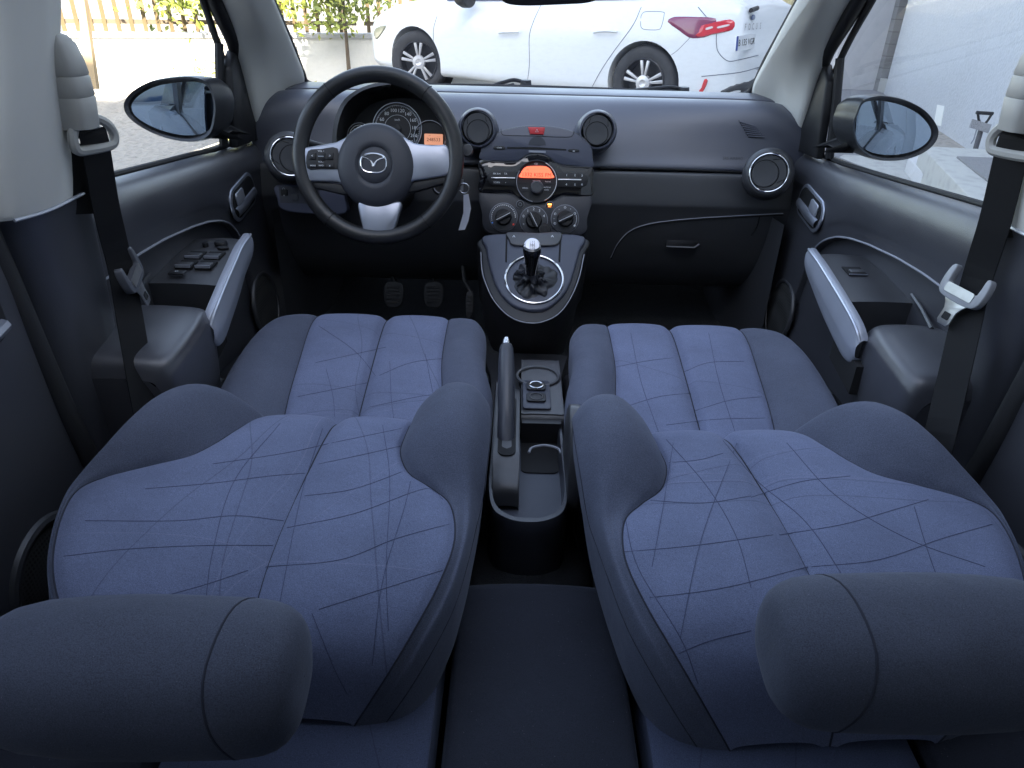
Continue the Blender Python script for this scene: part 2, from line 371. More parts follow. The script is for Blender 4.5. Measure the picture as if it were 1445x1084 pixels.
    # recliner shield on the inboard side (passenger) and lever outboard
    hx=s*.070
    if s>0: sh=MB().prism(Fr((hx,0,0),(0,1,0),(0,0,1)),smooth2([(.88,.50),(.98,.48),(1.02,.52),(1.01,.58),(.965,.645),(.92,.64),(.88,.57)],4),-.010,.010)
    if s>0: sh.build('hinge_cover',K['plas'],root,bev=.004)
    lv=MB().tube([(s*.575,1.07,.52),(s*.585,1.12,.535),(s*.585,1.18,.55)],[.014,.013,.008],8,flat=.5)
    lv.build('recliner_lever',K['black'],root)
    # small white label sewn in the outer side
    e=T(.600,.742,.60); lb=MB().prism(Fr(e,(0,1,0),(0,-.15,1)),rrect(.022,.034,.003),-.001 if s<0 else .004,.0025 if s<0 else .006)
    lb.build('side_label',mat('airbag_label',(.62,.72,.68),.6),root)
    return root,back,insert,cu,T
DRV=seat(-1,'left front seat reclined flat with navy patterned panels, behind the steering wheel','x')
PAS=seat(1,'right front seat reclined flat with navy patterned panels, facing the glovebox','x')
# ---- hand-traced quilting lines on the panels
def quilt(objs,polys,parent,off=.0001):
    b=bvh(*objs); mb=MB()
    for P in polys:
        h=hits(b,P,10,off)
        runs=[];cur=[]
        for p in h:
            if cur and (p-cur[-1]).length>.05: runs.append(cur);cur=[]
            cur.append(p)
        runs.append(cur)
        for r in runs:
            if len(r)>2: mb.tube(r,.0005,4)
    mb.build('quilting_thread',K['quilt'],parent)
def ch(o,n): return [c for c in o.children if c.name.split('.')[0]==n][0]
dl=[[(455,605),(425,700),(395,850)],[(395,598),(330,680),(300,780),(290,850)],[(300,655),(400,640),(470,625),(590,600)],
    [(205,690),(300,682),(380,672),(430,668)],[(120,735),(250,735),(330,728),(400,735)],[(90,785),(180,775),(290,770),(385,770)],[(200,850),(290,825),(350,805)],
    [(540,600),(550,680),(545,800),(548,890)],[(590,605),(575,700),(540,820),(525,940)],[(450,655),(520,640),(585,625)],
    [(405,745),(500,725),(600,690),(625,705)],[(375,800),(480,790),(560,760),(652,735)],[(450,860),(560,825),(640,800)],[(440,865),(470,940),(490,980)],[(583,660),(500,690),(430,700)]]
quilt([DRV[2]],dl,DRV[2])
pl=[[(940,620),(1000,690),(1040,760),(1060,830)],[(1020,622),(1070,680),(1140,740),(1200,830)],[(1110,625),(1180,700),(1280,760),(1390,800)],[(905,655),(980,650),(1020,640)],
    [(900,705),(990,710),(1060,700)],[(870,780),(980,770),(1090,755)],[(905,845),(1020,830),(1140,800)],[(1060,702),(1130,680),(1200,672)],[(1100,755),(1190,740),(1260,720),(1310,705)],
    [(1145,800),(1240,790),(1330,760),(1400,740)],[(940,930),(1000,905),(1060,890)],[(880,720),(900,800),(960,900),(985,965)],[(950,625),(935,720),(920,800)],[(1290,715),(1310,780),(1330,835)],[(1040,625),(990,760),(960,900)]]
quilt([PAS[2]],pl,PAS[2])
dc=ch(DRV[3],'cushion_panel'); pc=ch(PAS[3],'cushion_panel')
quilt([dc],[[(445,512),(500,500),(545,490)],[(420,560),(470,550),(520,540)],[(535,530),(580,512),(635,505)],[(520,575),(590,560),(630,555)],[(460,520),(470,560),(472,588)],[(550,510),(552,560),(556,595)],[(600,500),(612,560)],[(450,460),(500,495),(530,530)]],dc)
quilt([pc],[[(860,520),(910,510),(950,505)],[(880,575),(930,560),(975,555)],[(965,525),(1000,512),(1050,510)],[(980,580),(1030,565),(1075,560)],[(890,470),(905,540),(930,612)],[(1000,470),(1015,540),(1040,618)],[(940,600),(1010,592),(1085,590)]],pc)
# ============================================================ HEADRESTS (part of each seat)
def headrest(root,cx0,cx1,cy,cz,yaw,capside,tilt=0,zt=0):
    """rounded pillow; inner cap at cx0, outer end at cx1"""
    L=abs(cx1-cx0); sg=1 if cx1>cx0 else -1
    ex=V3((sg*math.cos(yaw),math.sin(yaw),zt)).normalized(); ey=V3((0,1,0)); fr=Fr((cx0,cy,cz),ex,ey)   # a along length, b = towards the dash, c = n
    up=1 if fr.n.z>0 else -1
    t0=math.radians(tilt)
    prof=smooth2([(.092,.002),(.084,.040),(.052,.066),(.005,.072),(-.045,.062),(-.078,.030),(-.088,-.010),(-.078,-.052),(-.040,-.078),(.010,-.080),(.055,-.070),(.083,-.040)],3)
    prof=[(a*.72,b*.80) for a,b in prof]
    prof=[(a*math.cos(t0)-b*math.sin(t0),a*math.sin(t0)+b*math.cos(t0)) for a,b in prof]
    st=[(-.010,.01),(-.0098,.28),(-.0085,.50),(-.005,.68),(.001,.80),(.010,.89),(.021,.95),(.033,.98),(.041,.993),(.044,.987),(.048,1.0),(.066,1.01),(.09,1.02),(.12,1.03),(.16,1.03),(.20,1.0),(.235,.95),(.262,.85),(.28,.70),(.29,.45),(.293,.05)]
    def sh_(a,b,c): f=max(0,min(1,(c*.75-b*.45)/.055)); w=max(0,min(1,a/.044)) if a<.05 else max(0,1-(a-.05)/.13); return a+.018*f*w
    k=L/.29
    rows=[]
    for a,sc in st:
        rows.append([fr.p(sh_(a*k if a>0 else a,b,c),b*sc,up*c*sc) for b,c in prof]); rows[-1].append(rows[-1][0])
    m=MB().grid(rows)
    bm_flip=True
    o=m.build('headrest',K['headcloth'],root)
    sm=MB().tube([fr.p(sh_(.044*k,b,c),b*.985,up*c*.985) for b,c in prof],.0013,6,closed=True); sm.build('headrest_seam',K['stitch'],o)
    for a in (.08,.20): MB().tube([fr.p(a*k,.02,up*-.03),fr.p(a*k,.10,up*-.075)],.006,8).build('headrest_post',K['chrome'],o)
headrest(DRV[0],-.222,-.505,.430,.668,-.02,1,tilt=10,zt=.00)
headrest(PAS[0],.222,.510,.452,.693,.03,1,tilt=10,zt=.00)
# ============================================================ REAR BENCH
def bench():
    root=thing('rear_bench','dark rear bench seat running across the bottom under the reclined backrests','car seat',(0,.4,.3))
    g=MB()
    def blk(x0,x1,m,nm,z=.50,y1=.735):
        rows=[]
        for y,dz in [(y1-.005,-.16),(y1+.004,-.07),(y1,-.03),(y1-.014,-.008),(y1-.05,0),(.5,.0),(.3,-.012),(.12,-.025),(-.25,-.03)]:
            w=x1-x0; rows.append([V3((x0,y,z+dz-.05)),V3((x0+.004,y,z+dz-.014)),V3((x0+.02,y,z+dz)),V3((x0+w*.5,y,z+dz+.006)),V3((x1-.02,y,z+dz)),V3((x1-.004,y,z+dz-.014)),V3((x1,y,z+dz-.05))])
        p=MB().grid(patch(rows,4,4)); return ob(nm,p.v,p.f,m,root,uv=[(q.x*1.0,q.y+.3) for q in p.v])
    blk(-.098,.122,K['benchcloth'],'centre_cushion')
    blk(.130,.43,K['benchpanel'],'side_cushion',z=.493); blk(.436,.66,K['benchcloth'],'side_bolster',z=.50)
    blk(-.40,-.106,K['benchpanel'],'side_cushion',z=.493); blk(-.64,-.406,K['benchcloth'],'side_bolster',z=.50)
    b=MB().prism(Fr((0,0,0),(1,0,0),(0,1,0)),rrect(1.24,.9,.05,4,0,.25),.29,.37); b.build('bench_base',K['carpet'],root)
    bk=MB()
    rows=[]
    for z,y in [(.45,-.22),(.55,-.26),(.75,-.31),(1.0,-.38),(1.08,-.41),(1.09,-.45),(1.0,-.50),(.4,-.42)]:
        rows.append([V3((x,y+.02*abs(x),z)) for x in (-.64,-.62,-.33,0,.33,.62,.64)])
    p=MB().grid(patch(rows,4,4)); p.build('rear_backrest',K['benchcloth'],root)
bench()
# ============================================================ DOORS, PILLARS, FLOOR
G0=Fr((0,0,0),(1,0,0),(0,1,0))
def lerp(a,b,t): return a+(b-a)*t
def interp(tab,x):
    if x<=tab[0][0]: return tab[0][1]
    for (a,b),(c,d) in zip(tab,tab[1:]):
        if x<=c: return lerp(b,d,(x-a)/(c-a))
    return tab[-1][1]
SILL=[(.93,.938),(1.16,.921),(1.45,.893),(1.72,.868),(1.95,.855)]
ARC=[(.93,.776),(.98,.780),(1.10,.788),(1.20,.789),(1.30,.784),(1.42,.771),(1.50,.758),(1.564,.742),(1.62,.718),(1.66,.690),(1.69,.650),(1.71,.58),(1.725,.50),(1.74,.42),(1.78,.36),(2.1,.34)]
def front_door(s,label):
    root=thing('front_door',label,'car door',(s*.72,1.45,.25),'front doors')
    def T(x,y,z): return V3((s*x,y-(.05 if s<0 and y>1.6 else 0)*min(1,(y-1.6)/.2) if s<0 else y,z))
    fl=s<0
    # full-height inner panel
    ys=[.945,1.0,1.1,1.2,1.3,1.4,1.5,1.6,1.7,1.8,1.9,2.02]
    rows=[]
    for y in ys:
        z=interp(SILL,y); rows.append([T(.715,y,z-.02),T(.715,y,.80),T(.712,y,.70),T(.712,y,.60),T(.708,y,.50),T(.695,y,.42),T(.69,y,.30),T(.70,y,.24)])
    p=MB().grid(patch(rows,3,3),flip=fl); panel=p.build('door_panel',K['door'],root)
    # upper pad that swells inboard and ends in the curved lip
    ys=[.945,.98,1.05,1.12,1.2,1.28,1.36,1.44,1.5,1.56,1.61,1.65,1.68,1.70,1.715,1.73,1.75,1.78,1.85,1.93,2.02]
    rows=[]
    for y in ys:
        z=interp(SILL,y); a=interp(ARC,y); d=z-a
        rows.append([T(.742,y,z-.012),T(.735,y,z),T(.722,y,z-.001),T(.706,y,z-.012),T(.694,y,z-.035),T(.690,y,z-.06 if d>.11 else z-d*.5),T(.691,y,max(a+.03,z-.11) if d>.15 else z-d*.68),T(.694,y,a+min(.03,d*.2)),T(.6955,y,a+.004),T(.699,y,a-.001),T(.716,y,a-.002)])
    u=MB().grid(patch(rows,4,3),flip=fl); upper=u.build('upper_pad',K['door'],root)
    lip=MB().tube([T(.6945,y,interp(ARC,y)+.003) for y in [ .95+.02*i for i in range(37)]],.0022,6); lip.build('trim_line',K['dim'],upper)
    # outer skin + window frame
    sk=MB(); rows=[]
    for y in [.95,1.2,1.6,2.05]:
        z=interp(SILL,y); rows.append([T(.752,y,z+.004),T(.80,y,z-.02),T(.82,y,z-.15),T(.825,y,.6),T(.80,y,.3)])
    sk.grid(patch(rows,4,3),flip=not fl); sk.build('outer_skin',mat('body_paint_grey',(.10,.11,.13),.25,coat=.8),root)
    st=MB().tube([T(.742,y,interp(SILL,y)+.003) for y in [.95+.05*i for i in range(21)]],.006,8); st.build('window_seal',K['rubber'],root)
    # glass
    gl=[(.90,interp(SILL,.95)-.01),(1.86,.862),(1.90,1.04),(1.78,1.17),(1.5,1.33),(1.2,1.40),(.92,1.42)]
    fr=Fr((0,0,0),(0,1,0),(0,0,1))
    gg=MB(); n=len(gl)
    def gx(z): return .748-.14*max(0,z-.9)
    rows=[]
    for t in [i/8 for i in range(9)]:
        bot=lerp(.93,1.86,t); zb=interp(SILL,bot)-.01; zt=interp([(.93,1.42),(1.2,1.40),(1.5,1.33),(1.78,1.17),(1.86,1.08)],bot)
        rows.append([T(gx(lerp(zb,zt,k/4)),bot,lerp(zb,zt,k/4)) for k in range(5)])
    gg.grid(rows,flip=fl); gg.build('window_glass',K['clear'],root)
    # sloping window frame (black) along the pillar, and the sail panel ahead of the mirror
    frp=[T(.715,1.93,.86),T(.72,1.935,.95),T(.715,1.93,1.03),T(.70,1.87,1.10),T(.69,1.77,1.175),T(.665,1.60,1.28),T(.64,1.40,1.36),T(.62,1.15,1.41),T(.61,.92,1.42)]
    f=MB().tube(cr(frp,5),.020,10,upv=V3((s,0,0)),flat=.9); f.build('window_frame',K['black'],root)
    f2=MB().tube(cr([T(.745,1.885,.865),T(.742,1.89,.96),T(.735,1.885,1.04),T(.725,1.83,1.11),T(.705,1.72,1.19),T(.67,1.55,1.28),T(.64,1.3,1.37)],5),.008,8); f2.build('window_seal',K['rubber'],root)
    sail=MB(); sp=[(1.885,.862),(1.89,1.035),(1.855,1.085),(1.80,1.10) if False else (1.83,1.06),(1.775,1.03),(1.765,.862)]
    sp=[(1.97,.858),(1.955,1.0),(1.92,1.06),(1.88,1.075),(1.835,1.04),(1.80,.866)]
    Fs=Fr((s*.712,0,0),(0,1,0),(0,0,1)); dy=-.05 if s<0 else 0
    sail.prism(Fs,[(a+dy,b) for a,b in sp],-.012,.012); sail.build('sail_panel',K['black'],root,bev=.006)
    dv=MB().tube([T(.735,1.80,.868),T(.73,1.825,1.0),T(.722,1.84,1.09)],.011,8); dv.build('window_divider',K['rubber'],root)
    # release handle
    Fh=Fr(T(.690,1.728,.765),(0,-s,-.13),(.06*s,.0,1)) if s>0 else Fr(T(.690,1.725,.765),(0,1,.13),(-.06,0,1))
    # a axis: picture-right; n must face inboard
    if Fh.n.x*s>0: Fh=Fr(Fh.o,-Fh.x,Fh.y)
    hb=MB().prism(Fh,rrect(.165,.080,.034),.0,.006); bz=hb.build('handle_bezel',K['silver'],root,bev=.004)
    hc=MB().prism(Fh,rrect(.146,.064,.028),.0045,.0072); hc.build('handle_recess',K['deep'],bz)
    sgn=1 if Fh.x.y*1>0 else -1
    lev=MB(); rows=[]
    for a in (-.068,-.045,0,.045,.068): rows.append([Fh.p(a,-.030+.004*abs(a)/.052,.007),Fh.p(a,-.022,.011),Fh.p(a,-.013,.0135),Fh.p(a,-.005,.011),Fh.p(a,-.002,.007)])
    lev.grid(patch(rows,3,3)); lv=lev.build('handle_lever',K['silver'],bz)
    lk=MB().prism(Fh.sub(-.030*sgn,.012,0),rrect(.050,.030,.008),.0072,.0115); lk.build('lock_tab',K['silverlight'],bz,bev=.002)
    # ---- armrest assembly
    sw=[]
    for y,xi,zt,xo in [(1.475,.640,.728,.665),(1.465,.615,.735,.68),(1.43,.604,.736,.70),(1.36,.598,.732,.712),(1.28,.590,.726,.714),(1.235,.584,.721,.714)]:
        sw.append([T(.716,y,zt-.002),T(xo-.004,y,zt+.001),T(lerp(xi,xo,.5),y,zt+.002),T(xi+.008,y,zt),T(xi,y,zt-.006),T(xi+.006,y,zt-.05),T(xi+.03,y,zt-.09),T(.715,y,zt-.13)])
    swp=MB().grid(patch(sw,3,3),flip=fl); e=sw[-1]; swp.v and swp.add([e[i] for i in range(8)],[tuple(range(8)) if fl else tuple(range(7,-1,-1))])
    e=sw[0]; swp.add([e[i] for i in range(8)],[tuple(range(8)) if not fl else tuple(range(7,-1,-1))])
    arm=swp.build('armrest',K['plas'],root)
    cupf=MB().prism(Fr(T(0,0,0)*0,(1,0,0),(0,1,0)),[(s*.57,1.10),(s*.714,1.10),(s*.714,1.245),(s*.59,1.245)],.60,.655); cupf.build('pull_cup',K['deep'],root)
    cw=MB().tube([T(.712,1.245,.735),T(.706,1.19,.728),T(.69,1.12,.722)],.004,6); cw.build('cup_rim',K['plas'],arm)
    bx=[]
    for y,xi,zt in [(1.165,.610,.700),(1.155,.598,.712),(1.12,.586,.722),(1.05,.576,.722),(.985,.576,.716),(.955,.584,.706),(.945,.60,.68)]:
        xi-=.028*(s<0)
        bx.append([T(.716,y,zt-.004),T(.69,y,zt),T(.645,y,zt+.001),T(xi+.018,y,zt-.003),T(xi+.004,y,zt-.016),T(xi,y,zt-.035),T(xi+.002,y,.62),T(xi+.012,y,.54),T(xi+.05,y,.45),T(.715,y,.42)])
    b2=MB().grid(patch(bx,4,4),flip=fl); e=bx[-1]; b2.add(e,[tuple(range(9,-1,-1)) if fl is False else tuple(range(10))]); e=bx[0]; b2.add(e,[tuple(range(10)) if fl is False else tuple(range(9,-1,-1))])
    b2.build('armrest_box',K['door'],root)
    # silver trim blade
    tr=[]
    for y,x,zt,zb in [(1.515,.628,.722,.712),(1.505,.612,.735,.702),(1.47,.600,.742,.690),(1.40,.592,.742,.675),(1.32,.584,.737,.660),(1.24,.577,.730,.648),(1.17,.571,.722,.640),(1.135,.570,.712,.645),(1.12,.574,.695,.660)]:
        m=(zt+zb)/2; x-=.016*(s<0)*min(1,max(0,(1.4-y)/.25)); tr.append([T(x+.016,y,zt-.001),T(x+.006,y,zt+.001),T(x,y,zt-.004),T(x-.004,y,m+.005),T(x-.002,y,m-.012),T(x+.004,y,zb+.002),T(x+.014,y,zb)])
    t=MB().grid(patch(tr,4,4),flip=fl); t.build('trim_blade',K['blade'],root)
    ed=MB().tube(cr([T(r_[2].x*s,r_[2].y if s>0 else r_[2].y,r_[2].z+.002) for r_ in tr] if s>0 else [r_[2]+V3((0,0,.002)) for r_ in tr],4),.0028,6); ed.build('trim_edge',K['silverlight'],root)
    # switches: on the top face of the armrest
    Ft=Fr(T(.655,1.35,.7355),(s,0,0),(0,1,.03))
    if Ft.n.z<0: Ft=Fr(Ft.o,-Ft.x,Ft.y)
    def sx(v): return v*(1 if Ft.x.x*s>0 else -1)
    if s>0:
        q=MB().box(Ft,-.020,.016,-.006,.034,-.004,.0012); q.build('switch_recess',K['deep'],arm)
        q=MB().box(Ft.sub(0,0),-.016,.012,-.004,.012,.0,.006); q.build('window_switch',K['plas'],arm,bev=.002)
        q=MB().box(Ft,-.020,.016,-.0085,-.006,.0,.0022); q.build('switch_edge',K['silver'],arm)
    else:
        for i,(a,b) in enumerate([(-.022,.0),(.016,.0),(-.024,-.05),(.014,-.05)]):
            q=MB().box(Ft,sx(a)-.016,sx(a)+.016,b-.010,b+.026,-.004,.0012); q.build('switch_recess',K['deep'],arm)
            q=MB().box(Ft,sx(a)-.0145,sx(a)+.0145,b-.009,b+.010,0,.005); q.build('window_switch',K['plas'],arm,bev=.002)
            q=MB().box(Ft,sx(a)-.0145,sx(a)+.0145,b-.0105,b-.009,0,.0055); q.build('switch_edge',K['dim'],arm)
        q=MB().box(Ft,sx(.012)-.015,sx(.012)+.015,-.098,-.080,0,.004); lk=q.build('lock_switch',K['black'],arm,bev=.002)
        q=MB().text(Fr(Ft.p(sx(.012),-.089,.0045),(1,0,0),(0,1,0)),0,0,'o',.014); q.build('lock_symbol',K['white'],lk)
        for a,b,r in [(.014,.072,.013),(-.014,.062,.006)]:
            q=MB().lathe(Ft.sub(sx(a)*-1,b-.006),[(r,0),(r,.006),(r*.85,.009),(0,.009)],20); q.build('mirror_knob',K['black'],arm)
        q=MB().lathe(Ft.sub(sx(-.026),.045),[(.012,0),(.012,.004),(0,.005)],20,sy=.6); q.build('mirror_switch',K['black'],arm)
    # lower door: speaker and map pocket
    Fsp=Fr(T(.686,1.775,.47),(0,1,0),(.10*s,0,1))
    if Fsp.n.x*s>0: Fsp=Fr(Fsp.o,-Fsp.x,Fsp.y)
    r=MB().ring(Fsp,.083,.006,40,8); r.build('speaker_ring',K['plas'],root)
    g=MB().lathe(Fsp,[(0,.006),(.05,.005),(.080,.001)],32); g.build('speaker_grille',GRILLE,root)
    pk=[]
    for y,zt,x in [(1.62,.40,.66),(1.60,.455,.64),(1.50,.485,.628),(1.35,.495,.618),(1.2,.487,.61),(1.08,.475,.61),(.97,.46,.62)]:
        pk.append([T(.700,y,zt-.06),T(x+.018,y,zt-.03),T(x+.012,y,zt-.004),T(x+.004,y,zt),T(x-.004,y,zt-.006),T(x-.004,y,zt-.05),T(x+.02,y,.30),T(x+.03,y,.24)])
    p=MB().grid(patch(pk,3,4),flip=fl); p.build('map_pocket',K['plas'],root)
    # outside mirror : outline set on a plane square to the car, then given a deep shell
    if s>0: c0=Q(1258,181,y=1.68); PX=[(1207,160),(1214,144),(1228,136),(1250,134.5),(1280,141),(1306,155),(1322,174),(1326,190),(1318,206),(1300,219),(1275,227),(1248,228),(1226,222),(1210,208),(1203,190),(1203,172)]
    else: c0=Q(242,154,y=1.66); PX=[(173,152),(176,139),(190,125),(212,114),(240,108.5),(268,107),(288,112),(300,124),(306,145),(305,168),(298,190),(280,200),(255,200.5),(225,193),(198,180),(180,166)]
    Fm=Fr(c0,(1,0,0),(0,.06,1))
    o1=smooth2([Fm.px(*p) for p in PX],4)
    def sc(P,k,dx=0): return [(a*k+dx,b*k) for a,b in P]
    Fm2=Fm if Fm.n.y<0 else Fr(Fm.o,Fm.x,Fm.y)
    rows=[]
    inb=-s
    for c,k,dx in [(-.006,.90,0),(.0,.97,0),(-.012,1.0,0),(-.03,1.0,.005*inb),(-.06,.95,.016*inb),(-.085,.80,.028*inb),(-.10,.5,.035*inb),(-.105,.1,.04*inb)]:
        rows.append([Fm.p(a,b,c) for a,b in sc(o1,k,dx)]+[]); rows[-1].append(rows[-1][0])
    hm=MB().grid(rows); housing=hm.build('mirror_housing',mat('mirror_shell',(.035,.037,.042),.35,bump=.2,bscale=500),root)
    rm=MB(); rm.grid([[Fm.p(a,b,.001) for a,b in sc(o1,.97)+[sc(o1,.97)[0]]],[Fm.p(a,b,-.036) for a,b in sc(o1,.80)+[sc(o1,.80)[0]]]]); rm.build('mirror_rim',K['black'],housing)
    tl=.17 if s<0 else -.17
    mg=MB(); P=sc(o1,.81,.004*inb); mg.add([Fm.p(0,0,-.010)]+[Fm.p(a,b,-.012-a*tl*1.5) for a,b in P],[(0,i+1,(i+1)%len(P)+1) for i in range(len(P))]); mg.build('mirror_glass',K['mirror'],housing)
    arm_=MB().prism(Fr((0,c0.y+.055,0),(1,0,0),(0,0,1)),[(c0.x+inb*.055,.925),(c0.x+inb*.10,.905),(s*.745,.905),(s*.745,.965),(c0.x+inb*.10,.968),(c0.x+inb*.055,.985)],-.04,.02); arm_.build('mirror_foot',K['black'],housing,bev=.008)
    return root
gm,nt,b=newmat('speaker_mesh'); tc=nt.nodes.new('ShaderNodeTexCoord'); vo=nt.nodes.new('ShaderNodeTexVoronoi'); vo.inputs['Scale'].default_value=170; vo.inputs['Randomness'].default_value=.05
nt.links.new(tc.outputs['Object'],vo.inputs['Vector']); mr=nt.nodes.new('ShaderNodeMapRange'); mr.inputs['From Min'].default_value=.2; mr.inputs['From Max'].default_value=.45; mr.inputs['To Min'].default_value=.0; mr.inputs['To Max'].default_value=.045
nt.links.new(vo.outputs['Distance'],mr.inputs[0]); nt.links.new(mr.outputs[0],b.inputs['Base Color']); GRILLE=gm
front_door(-1,'left front door with window switches and silver armrest blade beside the steering wheel')
front_door(1,'right front door with one window switch and silver armrest blade beside the glovebox')
def rear_door(s,label):
    root=thing('rear_door',label,'car door',(s*.72,.5,.25),'rear doors')
    T=lambda x,y,z: V3((s*x,y,z)); fl=s<0
    rows=[]
    for y,o in [(.905,.03),(.895,.008),(.87,.0),(.78,-.004),(.6,0),(.4,0),(.1,.01),(-.3,.02)]:
        rows.append([T(.742+o,y,.965),T(.728+o,y,.972),T(.705+o,y,.955),T(.693+o,y,.90),T(.690+o,y,.80),T(.688+o,y,.68),T(.684+o,y,.56),T(.680+o,y,.45),T(.685+o,y,.28)])
    MB().grid(patch(rows,3,4),flip=fl).build('door_panel',K['door'],root)
    Fs=Fr(T(.682,.745,.47),(0,1,0),(0,0,1)); 
    if Fs.n.x*s>0: Fs=Fr(Fs.o,-Fs.x,Fs.y)
    MB().ring(Fs,.083,.008,40,8,c=.002).build('speaker_ring',K['plas'],root)
    MB().lathe(Fs,[(0,.008),(.05,.007),(.080,.002)],32).build('speaker_grille',GRILLE,root)
    Fh=Fr(T(.690,.775,.845),(0,1,0),(0,0,1))
    if Fh.n.x*s>0: Fh=Fr(Fh.o,-Fh.x,Fh.y)
    bz=MB().prism(Fh,rrect(.11,.075,.026),0,.007).build('handle_bezel',K['black'],root,bev=.003)
    MB().tube([Fh.p(-.045,-.018,.008),Fh.p(0,-.022,.014),Fh.p(.045,-.018,.008)],.009,8).build('handle_lever',K['silver'],bz)
    # arm rest swell
    rows=[]
    for y,k in [(.66,0),(.60,.6),(.50,1),(.2,1),(-.2,1)]:
        rows.append([T(.692,y,.74),T(.692-.05*k,y,.735),T(.692-.065*k,y,.70),T(.692-.05*k,y,.62),T(.692,y,.56)])
    MB().grid(patch(rows,3,4),flip=fl).build('armrest',K['door'],root)
    MB().grid([[T(.745,y,.96) for y in (.90,.3,-.5)],[T(.66,y,1.40) for y in (.82,.3,-.3)]],flip=fl).build('window_glass',K['clear'],root)
    sk=MB().grid([[T(.755,y,.96) for y in (.93,.3,-.6,-1.3)],[T(.82,y,.85) for y in (.93,.3,-.6,-1.3)],[T(.82,y,.3) for y in (.93,.3,-.6,-1.3)]],flip=not fl); sk.build('outer_skin',mat('body_paint_grey2',(.10,.11,.13),.25,coat=.8),root)
rear_door(-1,'left rear door panel with round speaker at the picture\'s left edge')
rear_door(1,'right rear door panel with round speaker at the picture\'s right edge')
